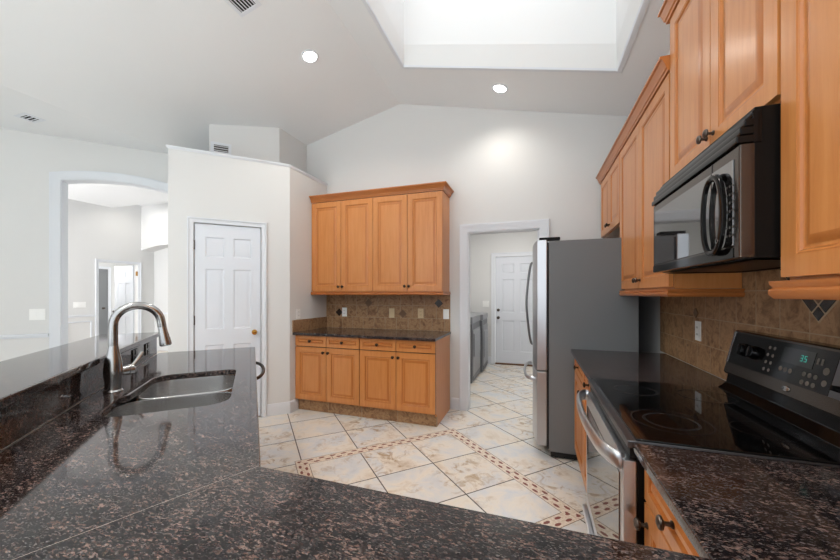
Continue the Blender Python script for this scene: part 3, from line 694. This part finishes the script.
# backsplash under bar + bar slab
bm = B(); box(bm, (0.5, ND-0.02, 0.90), (3.06, ND, 1.03), M_pen, bev=0.0015); obj('granite_upstand', bm, 'granite', label='vertical dark granite upstand between sink counter and raised bar', cat='backsplash')
bm = B(); box(bm, (0.5, ND-0.001, 0.8995), (3.06, ND+0.0015, 0.9015), M_pen); struct('trim_21', bm, 'seam', 'pale caulk line where upstand meets the sink counter')
bm = B(); box(bm, (0.5, ND-0.14, 0), (3.05, ND-0.021, 1.029), M_pen); struct('wall_peninsula', bm, 'wall', 'knee wall carrying the raised bar')
bm = B(); slab_with_hole(bm, [(pen(n, d).x, pen(n, d).y) for d, n in ((0.45, -0.592), (3.03, -0.592), (3.03, -0.928), (0.45, -0.928))], None, 1.03, 1.06, 0.009)
obj('bar_top', bm, 'granite', label='raised dark granite breakfast bar behind the sink', cat='bar counter', smooth=30)
# peninsula base cabinets + dishwasher
M_pf = Matrix.Identity(4)
F_pf = frame(pen(n_e-0.03, 0), (-S2, S2, 0), (S2, S2, 0))     # r = d
root = thing('base_cabinet', 'maple sink base cabinet of the peninsula with a bronze knob peeking out', 'cabinet', pen(-0.3, 1.85))
bm = B(); box(bm, (1.30, 0.11, -0.57), (1.318, 0.868, -0.02), F_pf); box(bm, (2.38, 0.11, -0.57), (2.398, 0.868, -0.02), F_pf); box(bm, (1.318, 0.11, -0.57), (2.38, 0.13, -0.02), F_pf); box(bm, (1.318, 0.83, -0.035), (2.38, 0.868, -0.02), F_pf); box(bm, (1.318, 0.0, -0.09), (2.38, 0.11, -0.075), F_pf); obj('body', bm, 'maple', root)
for a, b, k in ((1.303, 1.845, 1.56), (1.851, 2.395, None)):
    cab_door(root, F_pf, a, b, 0.125, 0.862, 'door', base=-0.02, knobpos=(k, 0.80) if k else None)
root = thing('base_cabinet', 'maple peninsula corner cabinet under the seam in the counter', 'cabinet', pen(-0.3, 1.1))
bm = B(); box(bm, (1.0, 0.0, -0.57), (1.298, 0.868, -0.02), F_pf); obj('body', bm, 'maple', root); cab_door(root, F_pf, 1.003, 1.295, 0.125, 0.862, 'door', base=-0.02)
root = thing('base_cabinet', 'maple base cabinet under the nearest stretch of counter', 'cabinet', (-0.1, 0.36, 0))
bm = B(); box(bm, (-0.62, 0.06, 0.0), (0.27, 0.64, 0.868)); obj('body', bm, 'maple', root)
F_nb = frame((0, 0.64, 0), (-1, 0, 0), (0, 1, 0))
for a, b in ((-0.268, 0.17), (0.176, 0.615)): cab_door(root, F_nb, a, b, 0.125, 0.862, 'door', base=0)
root = thing('dishwasher', 'black dishwasher at the far end of the peninsula with a bronze bow handle', 'dishwasher', pen(-0.3, 2.7))
bm = B(); box(bm, (2.402, 0.10, -0.57), (2.998, 0.865, -0.03), F_pf); obj('body', bm, 'black_satin', root)
bm = B(); box(bm, (2.405, 0.12, -0.03), (2.995, 0.862, -0.004), F_pf, bev=0.004); obj('door', bm, 'black_gloss', root)
bm = B(); pts = spline([F_pf @ Vector(p) for p in ((2.43, 0.79, -0.005), (2.435, 0.79, 0.04), (2.55, 0.79, 0.072), (2.7, 0.79, 0.082), (2.85, 0.79, 0.072), (2.965, 0.79, 0.04), (2.97, 0.79, -0.005))]); tube(bm, pts, 0.011); obj('handle', bm, 'bronze', root, plabel='bronze bow handle')
bm = B(); box(bm, (3.0, 0, -0.60), (3.06, 0.868, -0.02), F_pf); obj('end_panel', bm, 'maple', label='maple end panel closing the far end of the peninsula', cat='panel')
# ================================================================== SINK
sink = thing('kitchen_sink', 'double-bowl stainless undermount sink in the peninsula counter', 'sink', pen(-0.29, 1.9, 0.66))
def bowl(outline, depth, name):
    bm = B(); n = len(outline); cx = sum(p[0] for p in outline)/n; cy = sum(p[1] for p in outline)/n; rings = []
    for sc, z in ((1.06, 0.868), (1.0, 0.868), (0.995, 0.855), (0.96, 0.869-depth+0.03), (0.93, 0.869-depth+0.008), (0.86, 0.869-depth), (0.16, 0.869-depth-0.004)):
        rings.append([bm.verts.new(M_pen @ Vector((cx+(x-cx)*sc, cy+(y-cy)*sc, z))) for x, y in outline])
    for a, b in zip(rings, rings[1:]):
        for k in range(n): face(bm, (a[k], a[(k+1) % n], b[(k+1) % n], b[k]))
    face(bm, rings[-1])
    o = obj(name, bm, 'sink_steel', sink, smooth=60)
    s = o.modifiers.new('wall', 'SOLIDIFY'); s.thickness = 0.0015; s.offset = 0
    bm = B(); lathe(bm, [(0.045, 0.0), (0.045, 0.004), (0.036, 0.003), (0.03, -0.001), (0, -0.001)], M_pen @ Vector((cx, cy, 0.868-depth-0.002)), (0, 0, 1)); obj('drain', bm, 'nickel', o)
bowl(rrect(SB1[0]-.008, SB1[1]+.004, SB1[2]-.008, SB1[3]+.008, 0.085), 0.21, 'basin'); bowl(rrect(SB2[0]-.004, SB2[1]+.008, SB2[2]-.008, SB2[3]+.008, 0.085), 0.17, 'basin')
# ================================================================== FAUCET
fb = pen(-0.555, 1.95, 0.90)
fa = thing('faucet', 'brushed nickel pull-down gooseneck faucet behind the sink', 'faucet', fb)
dn = Vector((S2, S2, 0)).normalized(); dd = Vector((-S2, S2, 0))
fd = (dn*0.92+dd*0.25).normalized()
bm = B(); lathe(bm, [(0.035, 0), (0.035, 0.006), (0.029, 0.012), (0.030, 0.05), (0.0335, 0.08), (0.0335, 0.10), (0.030, 0.14), (0.022, 0.18), (0.0185, 0.205)], fb, (0, 0, 1), 32); obj('body', bm, 'nickel', fa)
neck = [fb+Vector((0, 0, 0.20)), fb+Vector((0, 0, 0.27))]
R = 0.085; zc0 = 0.297
for k in range(0, 15): a = math.pi*(1-k/14*0.985); neck.append(fb+fd*(R+R*math.cos(a))+Vector((0, 0, zc0+R*math.sin(a))))
neck.append(neck[-1]+(neck[-1]-neck[-2]).normalized()*0.022)
e1 = neck[-1]; dr = (neck[-1]-neck[-2]).normalized()
bm = B(); tube(bm, neck, 0.0175, 16); nk = obj('spout', bm, 'nickel', fa, smooth=60)
bm = B(); lathe(bm, [(0.0155, 0), (0.017, 0.003), (0.018, 0.025), (0.024, 0.075), (0.0245, 0.088), (0.02, 0.093), (0, 0.0935)], e1, dr, 24); hd = obj('spray_head', bm, 'nickel', fa)
bm = B(); lathe(bm, [(0.0075, 0), (0.0075, 0.004), (0, 0.0045)], e1+dr*0.062+fd*0.018, fd, 12); obj('button', bm, 'rubber', hd); bm = B(); lathe(bm, [(0.0075, 0), (0.0075, 0.004), (0, 0.0045)], e1+dr*0.042+fd*0.0155, fd, 12); obj('button', bm, 'rubber', hd)
sdir = (dd*0.75+dn*0.66).normalized(); hb = fb+Vector((0, 0, 0.085))
bm = B(); lathe(bm, [(0.021, 0.015), (0.021, 0.055), (0.024, 0.057), (0.024, 0.076), (0.017, 0.084), (0, 0.085)], hb, sdir, 24); vb = obj('valve', bm, 'nickel', fa)
bm = B(); tube(bm, spline([hb+sdir*0.06, hb+sdir*0.075+Vector((0, 0, 0.012)), hb+sdir*0.10+Vector((0, 0, 0.04)), hb+sdir*0.125+Vector((0, 0, 0.072))]), [0.0075]*20+[0.008]*5, 10); obj('lever', bm, 'nickel', vb)
# ================================================================== OUTLETS, SWITCHES
def outlet(F, r, z, kind, m, label, group, w_=0.07, h_=0.115, name=None, cat=None, ms='slot', out=0.0):
    G = F @ Matrix.Translation((r, z, out))
    sw = kind.startswith('switch')
    root = thing(name or ('light_switch' if sw else 'wall_outlet'), label, cat or ('switch' if sw else 'outlet'), G @ Vector((0, 0, 0)), group)
    bm = B(); box(bm, (-w_/2, -h_/2, 0), (w_/2, h_/2, 0.006), G, bev=0.0025); obj('cover_plate', bm, m, root)
    if kind == 'outlet':
        for zz in (0.02, -0.02):
            bm = B(); box(bm, (-0.016, zz-0.0145, 0.006), (0.016, zz+0.0145, 0.009), G, bev=0.002); so = obj('socket', bm, m, root)
            for xx in (-0.007, 0.007):
                bm = B(); box(bm, (xx-0.0015, zz-0.005, 0.0085), (xx+0.0015, zz+0.006, 0.0096), G); obj('slot', bm, ms, so)
    elif kind == 'toggle':
        bm = B(); box(bm, (-0.005, -0.011, 0.006), (0.005, 0.011, 0.012), G, bev=0.002); obj('toggle', bm, m, root)
    else:
        n = 2 if kind == 'switch2' else 1
        for k in range(n):
            x = (k-(n-1)/2)*0.046; bm = B(); box(bm, (x-0.0165, -0.033, 0.005), (x+0.0165, 0.033, 0.010), G, bev=0.002); obj('rocker', bm, m, root)
GO = 'cover plates on the end wall backsplash'
outlet(F_back, -2.325, 1.102, 'outlet', 'plate_white', 'white outlet left of the others on the brown backsplash', GO, out=.010)
outlet(F_back, -1.66, 1.10, 'toggle', 'plate_beige', 'yellowish beige switch plate, nearer the middle of the backsplash', GO, out=.010, name='light_switch', cat='switch')
outlet(F_back, -1.285, 1.104, 'outlet', 'plate_beige', 'beige outlet on the backsplash between beige switch and white switch', GO, out=.010)
outlet(F_back, -0.972, 1.10, 'switch1', 'plate_white', 'white rocker switch at the right end of the backsplash', GO, out=.010)
outlet(F_left, 3.27, 1.105, 'outlet', 'plate_white', 'white outlet on the short left wall above the tile upstand', None)
outlet(F_right, -2.407, 1.118, 'outlet', 'plate_white', 'white outlet on the brown tile behind the range', None, out=.008)
outlet(F_arch, -2.075, 1.115, 'switch2', 'plate_white', 'white double rocker switch left of the arch', None, w_=0.125, h_=0.12)
outlet(FL, -0.88, 1.145, 'switch2', 'plate_white', 'white switch plate beside the laundry exterior door', None, w_=0.12)
outlet(FF, 4.22, 1.12, 'switch2', 'plate_white', 'white switch plate on the far hall wall seen through the arch', None, w_=0.2)
F_up = frame(pen(ND, 0), (-S2, S2, 0), (S2, S2, 0))
outlet(F_up, 2.54, 0.972, 'outlet', 'black_plate', 'black outlet on the granite upstand nearer the faucet', 'black outlets on the granite upstand', w_=0.10, h_=0.075, ms='black_satin')
outlet(F_up, 2.80, 0.972, 'outlet', 'black_plate', 'black outlet on the granite upstand at the far end', 'black outlets on the granite upstand', w_=0.10, h_=0.075, ms='black_satin')
# ================================================================== VENTS + CEILING LIGHTS
def vent(G, w_, h_, label, n=5, mback='vent_dark', vertical=False, group=None, cat='vent'):
    root = thing('air_vent', label, cat, G @ Vector((0, 0, 0)), group)
    bm = B(); sweep(bm, [(-w_/2, -h_/2), (w_/2, -h_/2), (w_/2, h_/2), (-w_/2, h_/2)], [(-0.016, 0.0), (-0.016, 0.004), (0.012, 0.008), (0.014, 0.0)], G, closed=True); obj('frame', bm, 'trimw', root)
    bm = B(); box(bm, (-w_/2, -h_/2, 0.0005), (w_/2, h_/2, 0.0015), G); obj('backing', bm, mback, root)
    bm = B()
    for k in range(n):
        t = (k+1)/(n+1)
        box(bm, (-w_/2, -h_/2+h_*t-0.003, 0.001), (w_/2, -h_/2+h_*t+0.003, 0.006), G)
    obj('louvre', bm, 'trimw', root)
def ceilframe(x, y, rot=0, flat=False):
    sl = 0 if flat else (SL if x < XR else -SL)
    n = Vector((sl, 0, -1)).normalized(); r = Vector((1, 0, sl)).normalized(); r = Matrix.Rotation(rot, 3, n) @ r
    z = ZS if flat else zc(x); G = Matrix.Identity(4); u = n.cross(r)
    for i in range(3): G[i][0] = r[i]; G[i][1] = u[i]; G[i][2] = n[i]; G[i][3] = (x, y, z)[i]
    return G
vent(ceilframe(-2.085, 1.93, math.pi/2), 0.26, 0.17, 'white ceiling vent with dark slots near the top edge', 6)
vent(ceilframe(-4.68, 1.915, 0.0, True), 0.15, 0.12, 'small ceiling vent on the low flat ceiling at left', 3)
F_ub = frame(diag(4.42), (S2, S2, 0), (S2, -S2, 0))
vent(F_ub @ Matrix.Translation((-0.318, 2.975, 0.001)), 0.17, 0.10, 'white wall register just above the pantry ledge', 3, mback='key_grey')
def can(G, label, pw, group='recessed ceiling lights', r=0.06, spot=True):
    root = thing('ceiling_light', label, 'ceiling light', G @ Vector((0, 0, 0)), group)
    nn = (G.to_3x3() @ Vector((0, 0, 1))).normalized(); p = G @ Vector((0, 0, 0))
    bm = B(); lathe(bm, [(r, 0.0), (r*1.32, 0.0), (r*1.3, 0.006), (r*1.05, 0.009), (r, 0.002)], p, nn, 32); obj('trim_ring', bm, 'trimw', root)
    bm = B(); lathe(bm, [(0, 0.002), (r*1.0, 0.002), (r*0.98, 0.008), (0, 0.012)], p, nn, 32); obj('lens', bm, 'lens', root)
    l = bpy.data.lights.new('lamp', 'SPOT'); l.energy = pw; l.spot_size = math.radians(150); l.spot_blend = 0.9; l.shadow_soft_size = 0.07; l.color = (1, 0.94, 0.86)
    o = bpy.data.objects.new('lamp', l); C.collection.objects.link(o); o.parent = root; o.location = nn*0.05; o.rotation_euler = (0, 0, 0)
can(ceilframe(-1.99, 2.67), 'recessed ceiling light on the left slope', 28); can(ceilframe(-0.32, 3.43), 'recessed ceiling light below the skylight near the end wall', 15)
for x, y, l_ in ((-1.99, 0.45, 'added unseen fill light on the left slope in the foreground'), (-1.2, -0.9, 'added unseen fill light furthest forward on the right slope'), (0.78, 0.9, 'added unseen fill light beside the skylight')): can(ceilframe(x, y), l_, 58 if x < 0 else 40)  # off-frame cans added to brighten the cabinets and near kitchen
Gh = Matrix.Identity(4); nh = Vector((0, -0.27, -1)).normalized(); rh = Vector((1, 0, 0)); uh = nh.cross(rh); yh = 4.86
for i in range(3): Gh[i][0] = rh[i]; Gh[i][1] = uh[i]; Gh[i][2] = nh[i]; Gh[i][3] = (-7.98, yh, zh(yh))[i]
can(Gh, 'recessed ceiling light in the hall beyond the arch', 12)
# ================================================================== REFRIGERATOR
fr = thing('refrigerator', 'stainless bottom-freezer refrigerator with dark grey sides', 'refrigerator', (0.37, 3.38, 0))
FY0, FY1 = 2.93, 3.825
bm = B(); box(bm, (0.115, FY0, 0.06), (0.745, FY1, 1.765), bev=0.004); obj('body', bm, 'fridge_side', fr)
bm = B(); box(bm, (0.13, FY0+.02, 0.012), (0.72, FY1-.02, 0.06)); obj('base_grille', bm, 'rubber', fr)
bm = B(); box(bm, (0.10, FY0+.006, 0.075), (0.116, FY1-.006, 1.755)); obj('door_gasket', bm, 'rubber', fr)
def fdoor(z0, z1, name):
    bm = B(); ny = 14; a = []; b = []
    prof = []
    for k in range(ny+1):
        t = k/ny; y = FY0+(FY1-FY0)*t; x = 0.022-0.035*math.sin(math.pi*t)**0.7; prof.append((x, y))
    prof = [(0.10, FY0)]+prof+[(0.10, FY1)]
    prism(bm, prof, z0, z1); return obj(name, bm, 'stainless', fr, bevel=0.006)
du = fdoor(0.712, 1.775, 'door'); dl = fdoor(0.10, 0.700, 'freezer_drawer')
bm = B(); tube(bm, spline([(-0.0, 3.73, 1.66), (-0.03, 3.73, 1.645), (-0.055, 3.73, 1.5), (-0.075, 3.73, 1.24), (-0.055, 3.73, 0.98), (-0.03, 3.73, 0.83), (0.0, 3.73, 0.815)]), 0.012, 12, sq=((0, 1, 0), 0.014)); obj('handle', bm, 'stainless_dark', du)
bm = B(); tube(bm, spline([(0.01, 3.02, 0.62), (-0.03, 3.03, 0.62), (-0.065, 3.12, 0.62), (-0.085, 3.38, 0.62), (-0.075, 3.62, 0.62), (-0.04, 3.73, 0.62), (0.0, 3.74, 0.62)]), 0.012, 12, sq=((0, 0, 1), 0.016)); obj('handle', bm, 'stainless', dl)
bm = B(); box(bm, (0.04, FY0+.01, 1.775), (0.20, FY0+.10, 1.797), bev=0.006); obj('hinge_cover', bm, 'black_satin', fr)
bm = B(); box(bm, (0.04, FY1-.10, 1.775), (0.20, FY1-.01, 1.797), bev=0.006); obj('hinge_cover', bm, 'black_satin', fr)
for x in (0.17, 0.68):
    for y in (FY0+.06, FY1-.06):
        bm = B(); lathe(bm, [(0.02, 0), (0.02, 0.012)], (x, y, 0), (0, 0, 1), 12); obj('foot', bm, 'rubber', fr)
# ================================================================== MICROWAVE
F_mw = frame((0.545, 0, 0), (0, -1, 0), (-1, 0, 0)); my0, my1 = -1.905, -1.182
mw = thing('microwave', 'black over-the-range microwave with a loop handle', 'microwave', (0.73, 1.53, 1.43))
bm = B(); box(bm, (my0+.004, 1.435, -0.37), (my1-.004, 1.855, -0.035), F_mw, bev=0.003); obj('body', bm, 'black_satin', mw)
bm = B(); nest(bm, my0+.02, my1-.02, -0.34, -0.04, [(0, 0.004), (0.02, 0.004), (0.024, 0.0), (0.05, 0.0)], frame((0.545, 0, 1.434), (0, -1, 0), (0, 0, -1)) @ Matrix.Scale(1, 4)); obj('underside_grille', bm, 'black_satin', mw)
bm = B(); box(bm, (my0, 1.437, -0.035), (my1, 1.755, 0.0), F_mw, 0, bev=0.006); dr_ = obj('front_frame', bm, 'micro_bezel', mw)
bm = B(); box(bm, (my0+.035, 1.475, 0.0005), (-1.338, 1.722, 0.003), F_mw, bev=0.001); obj('window', bm, 'micro_glass', dr_, plabel='reflective dark window')
bm = B(); box(bm, (my0+.004, 1.440, 0.0002), (my1-.03, 1.468, 0.002), F_mw); obj('lower_strip', bm, 'black_gloss', dr_)
bm = B(); box(bm, (-1.332, 1.475, 0.0005), (my1-.028, 1.722, 0.003), F_mw, bev=0.001); kp = obj('control_panel', bm, 'micro_glass', mw)
bm = B(); box(bm, (-1.3365, 1.440, 0.0), (-1.3335, 1.752, 0.0012), F_mw); obj('door_gap', bm, 'rubber', mw)
for i in range(3):
    for j in range(7):
        x = -1.242+i*0.016; z = 1.505+j*0.024; bm = B(); lathe(bm, [(0.004, 0.003), (0.004, 0.0036), (0, 0.0037)], F_mw @ Vector((x, z, 0)), (-1, 0, 0), 10); obj('key', bm, 'key_grey', kp)
# louvred vent on top: three ribs stepping back
bm = B()
for k, (z0, z1, o) in enumerate(((1.757, 1.778, 0.008), (1.780, 1.801, 0.0), (1.803, 1.824, -0.010), (1.826, 1.842, -0.026))):
    box(bm, (my0-0.002, z0, -0.035), (my1+0.002, z1, o), F_mw, bev=0.006)
box(bm, (my0, 1.755, -0.05), (my1, 1.846, -0.03), F_mw, bev=0.003)
obj('vent_grille', bm, 'black_gloss', mw)
# loop handle (pointed oval)
bm = B(); pts = []
cy, cz = -1.300, 1.580; 
for k in range(49):
    t = 2*math.pi*k/48; ww = 0.060*abs(math.sin(t))**0.75*(1 if math.sin(t) >= 0 else -1); hh2 = 0.118*math.cos(t)
    pts.append(F_mw @ Vector((cy+ww, cz+hh2, 0.016)))
nn_ = len(pts)-1; rings = []
for i in range(nn_):
    p = pts[i]; t = (pts[(i+1) % nn_]-pts[i-1]).normalized(); o_ = Vector((-1, 0, 0)); s_ = t.cross(o_).normalized()
    wdt = 0.008+0.006*max(0, math.sin(2*math.pi*i/48)); rings.append([bm.verts.new(p+s_*wdt*a+o_*0.006*b) for a, b in ((1, -1), (1, 0.4), (0.4, 1), (-0.4, 1), (-1, 0.4), (-1, -1))])
for i in range(nn_):
    a, b = rings[i], rings[(i+1) % nn_]
    for k in range(6): face(bm, (a[k], a[(k+1) % 6], b[(k+1) % 6], b[k]))
for zz in (cz+0.116, cz-0.116): lathe(bm, [(0.009, 0), (0.009, 0.014)], F_mw @ Vector((cy, zz, 0.0)), (-1, 0, 0), 12)
mh = obj('handle', bm, 'black_gloss', mw, smooth=50)
bm = B(); lathe(bm, [(0.006, 0.0), (0.0062, 0.001), (0.0075, 0.001), (0.0075, 0.0)], F_mw @ Vector((cy+0.045, cz-0.085, 0.022)), (-1, 0, 0), 16); obj('badge', bm, 'nickel', mh, plabel='tiny round badge')
# ================================================================== RANGE
ra = thing('range', 'stainless and black glass electric range', 'range', (0.6, 1.53, 0))
ry0, ry1 = -1.910, -1.146
bm = B(); box(bm, (0.288, 1.146, 0.10), (0.905, 1.910, 0.895), bev=0.002); obj('body', bm, 'black_satin', ra)
bm = B(); box(bm, (0.34, 1.17, 0.0), (0.88, 1.89, 0.10)); obj('plinth', bm, 'rubber', ra)
F_rg = frame((0.288, 0, 0), (0, -1, 0), (-1, 0, 0))
bm = B(); box(bm, (0.262, 1.145, 0.880), (0.845, 1.912, 0.902), bev=0.004); obj('cooktop_frame', bm, 'stainless_dark', ra)
bm = B(); box(bm, (0.285, 1.149, 0.9), (0.82, 1.908, 0.908), bev=0.002); ck = obj('cooktop', bm, 'cook_glass', ra, plabel='black glass cooktop')
bm = B()
def ringflat(cx, cy, r, w_=0.003, z=0.9086, n=64):
    a = [bm.verts.new((cx+(r-w_)*math.cos(2*math.pi*k/n), cy+(r-w_)*math.sin(2*math.pi*k/n), z)) for k in range(n)]
    b = [bm.verts.new((cx+r*math.cos(2*math.pi*k/n), cy+r*math.sin(2*math.pi*k/n), z)) for k in range(n)]
    for k in range(n): face(bm, (a[k], a[(k+1) % n], b[(k+1) % n], b[k]))
for cx, cy, rs in ((0.435, 1.345, (0.115, 0.08, 0.075)), (0.425, 1.73, (0.085, 0.08)), (0.68, 1.345, (0.08,)), (0.68, 1.72, (0.10, 0.095))):
    for r in rs: bm = B(); ringflat(cx, cy, r); obj('burner_ring', bm, 'ring_print', ck)
bm = B(); box(bm, (ry0+.004, 0.27, 0), (ry1-.004, 0.84, 0.035), F_rg, 0, bev=0.005); od = obj('oven_door', bm, 'stainless', ra)
bm = B(); box(bm, (ry0+.05, 0.33, 0.0352), (ry1-.05, 0.78, 0.038), F_rg, bev=0.001); obj('oven_window', bm, 'oven_glass', od, plabel='mirror-like dark oven glass')
bm = B(); pts = spline([F_rg @ Vector(p) for p in ((ry0+.03, 0.825, 0.03), (ry0+.04, 0.83, 0.055), (ry0+.14, 0.832, 0.085), ((ry0+ry1)/2, 0.834, 0.098), (ry1-.14, 0.832, 0.085), (ry1-.04, 0.83, 0.055), (ry1-.03, 0.825, 0.03))]); tube(bm, pts, 0.012, 14, sq=((0, 0, 1), 0.026)); obj('handle', bm, 'stainless', od)
bm = B(); box(bm, (ry0+.004, 0.845, 0.0), (ry1-.004, 0.88, 0.018), F_rg, bev=0.003); obj('vent_strip', bm, 'black_satin', ra)
bm = B(); box(bm, (ry0+.004, 0.105, 0), (ry1-.004, 0.262, 0.03), F_rg, bev=0.004); box(bm, (ry0+.004, 0.235, 0.03), (ry1-.004, 0.262, 0.055), F_rg, bev=0.006); obj('storage_drawer', bm, 'stainless', ra)
# backguard: section in (x, z) extruded along y
def guard(sec, mname, name, parent, bev=0.0, y0=1.148, y1=1.912):
    bm = B(); G = Matrix(((1, 0, 0, 0), (0, 0, 1, 0), (0, 1, 0, 0), (0, 0, 0, 1))); prism(bm, sec, y0, y1, G, bev=bev); return obj(name, bm, mname, parent)
guard([(0.80, 0.908), (0.835, 0.935), (0.838, 0.975), (0.915, 0.975), (0.915, 0.895), (0.80, 0.895)], 'black_gloss', 'back_rail', ra, 0.003)
bg = guard([(0.828, 0.975), (0.822, 0.985), (0.866, 1.168), (0.872, 1.172), (0.915, 1.172), (0.915, 0.975)], 'micro_bezel', 'backguard', ra, 0.002)
# slanted panel frame
pv = Vector((0.866-0.822, 0, 1.168-0.985)); pl_ = pv.length; pu = pv.normalized(); pn = Vector((-pu.z, 0, pu.x))
G = Matrix.Identity(4)
for i in range(3): G[i][0] = (0, -1, 0)[i]; G[i][1] = pu[i]; G[i][2] = pn[i]; G[i][3] = (0.822, 0, 0.985)[i]
bm = B(); box(bm, (ry0+.02, 0.045, 0.0), (-1.345, pl_-.008, 0.003), G, bev=.001); cp = obj('control_panel', bm, 'black_gloss', bg)
bm = B(); box(bm, (-1.344, 0.045, 0.0), (ry1-.012, pl_-.008, 0.003), G, bev=.001); obj('side_panel', bm, 'panel_grey', bg)
bm = B(); box(bm, (ry0+.003, 0.045, 0.0), (ry0+.016, pl_-.004, 0.004), G, bev=.001); obj('edge_trim', bm, 'nickel', bg)
bm = B(); lathe(bm, [(0.02, 0.0), (0.02, 0.002), (0.017, 0.0035), (0, 0.004)], (0, 0, 0), (0, 0, 1), 28, M=G @ Matrix.Translation((-1.515, 0.022, 0)) @ Matrix.Diagonal((1, 0.5, 1, 1))); obj('badge', bm, 'nickel', bg, plabel='small oval silver badge')
for x, z, r in ((-1.795, 0.115, 0.027), (-1.725, 0.115, 0.027), (-1.265, 0.115, 0.027), (-1.195, 0.115, 0.027), (-1.305, 0.075, 0.010)):
    bm = B(); lathe(bm, [(r, 0.003), (r*1.0, 0.008), (r*0.86, 0.020), (r*0.8, 0.024), (0, 0.025)], (0, 0, 0), (0, 0, 1), 28, M=G @ Matrix.Translation((x, z, 0))); box(bm, (x-0.004, z-r*.8, 0.02), (x+0.004, z+r*.8, 0.030), G, bev=.0015); obj('knob', bm, 'black_gloss', bg)
bm = B(); box(bm, (-1.575, 0.11, 0.003), (-1.43, 0.165, 0.004), G); dsp = obj('display', bm, 'display', cp)
SEG = {'5': 'afgcd', '3': 'abgcd', ':': ''}
def seg7(bm, x, z, hgt, on):
    w_ = hgt*0.5; t = hgt*0.11
    S = {'a': (0, hgt-t, w_, hgt), 'g': (0, hgt/2-t/2, w_, hgt/2+t/2), 'd': (0, 0, w_, t), 'f': (0, hgt/2, t, hgt), 'e': (0, 0, t, hgt/2), 'b': (w_-t, hgt/2, w_, hgt), 'c': (w_-t, 0, w_, hgt/2)}
    for s in on: a = S[s]; box(bm, (x+a[0], z+a[1], 0.004), (x+a[2], z+a[3], 0.0046), G)
bm = B(); seg7(bm, -1.487, 0.127, 0.021, SEG['3']); seg7(bm, -1.470, 0.127, 0.021, SEG['5']); obj('digits', bm, 'display_teal', dsp, plabel='teal glowing digits')
def btn(x, z, rr_):
    bm = B(); lathe(bm, [(rr_, 0.003), (rr_, 0.0037), (0, 0.0038)], (0, 0, 0), (0, 0, 1), 14, M=G @ Matrix.Translation((x, z, 0))); obj('button', bm, 'key_print', cp)
for i in range(2):
    for j in range(4): btn(-1.65+i*0.028, 0.065+j*0.028, 0.0065)
for i in range(3): btn(-1.565+i*0.024, 0.085, 0.009)
for i in range(3):
    for j in range(2): btn(-1.455+i*0.024, 0.062+j*0.027, 0.008)
btn(-1.375, 0.115, 0.012); btn(-1.37, 0.078, 0.010)
for x in (-1.415, -1.398): bm = B(); box(bm, (x-.004, 0.13, 0.003), (x+.004, 0.15, 0.0037), G); obj('button', bm, 'key_print', cp)
# ================================================================== WASHER AND DRYER
def laundry_machine(name, label, y0, y1, x1, h_, dryer):
    r = thing(name, label, name.split('_')[-1], ((x1-0.36), (y0+y1)/2, 0), 'grey laundry machines')
    bm = B(); box(bm, (x1-0.68, y0, 0.02), (x1, y1, h_-0.1), bev=0.012); obj('body', bm, 'washer_grey', r)
    bm = B(); box(bm, (x1-0.68, y0+.003, h_-0.1), (x1+.01, y1-.003, h_), bev=0.012); obj('top', bm, 'washer_light', r)
    FW = frame((x1, 0, 0), (0, 1, 0), (1, 0, 0)); c = ((y0+y1)/2, 0.48)
    bm = B(); box(bm, (y0+.04, 0.12, 0.0), (y1-.04, 0.80, 0.012), FW, bev=.005); fp = obj('front_panel', bm, 'washer_light', r)
    bm = B(); box(bm, (y0+.09, 0.25 if dryer else 0.40, 0.012), (y1-.09, 0.70 if dryer else 0.74, 0.024), FW, bev=.01); obj('door', bm, 'washer_light', r)
    bm = B(); box(bm, (y0+.05, 0.06, 0.003), (y1-.05, 0.115, 0.012), FW); obj('kick_plate', bm, 'washer_grey', r)
    for x in (x1-.6, x1-.08):
        for y in (y0+.08, y1-.08): bm = B(); lathe(bm, [(0.02, 0), (0.02, 0.021)], (x, y, 0), (0, 0, 1), 10); obj('foot', bm, 'rubber', r)
laundry_machine('grey_washer', 'grey washer, the nearer of two laundry machines seen through the doorway', 4.93, 5.70, -0.862, 0.995, False)
laundry_machine('grey_dryer', 'grey dryer, the farther of two laundry machines beside the exterior door', 5.73, 6.38, -0.825, 0.99, True)
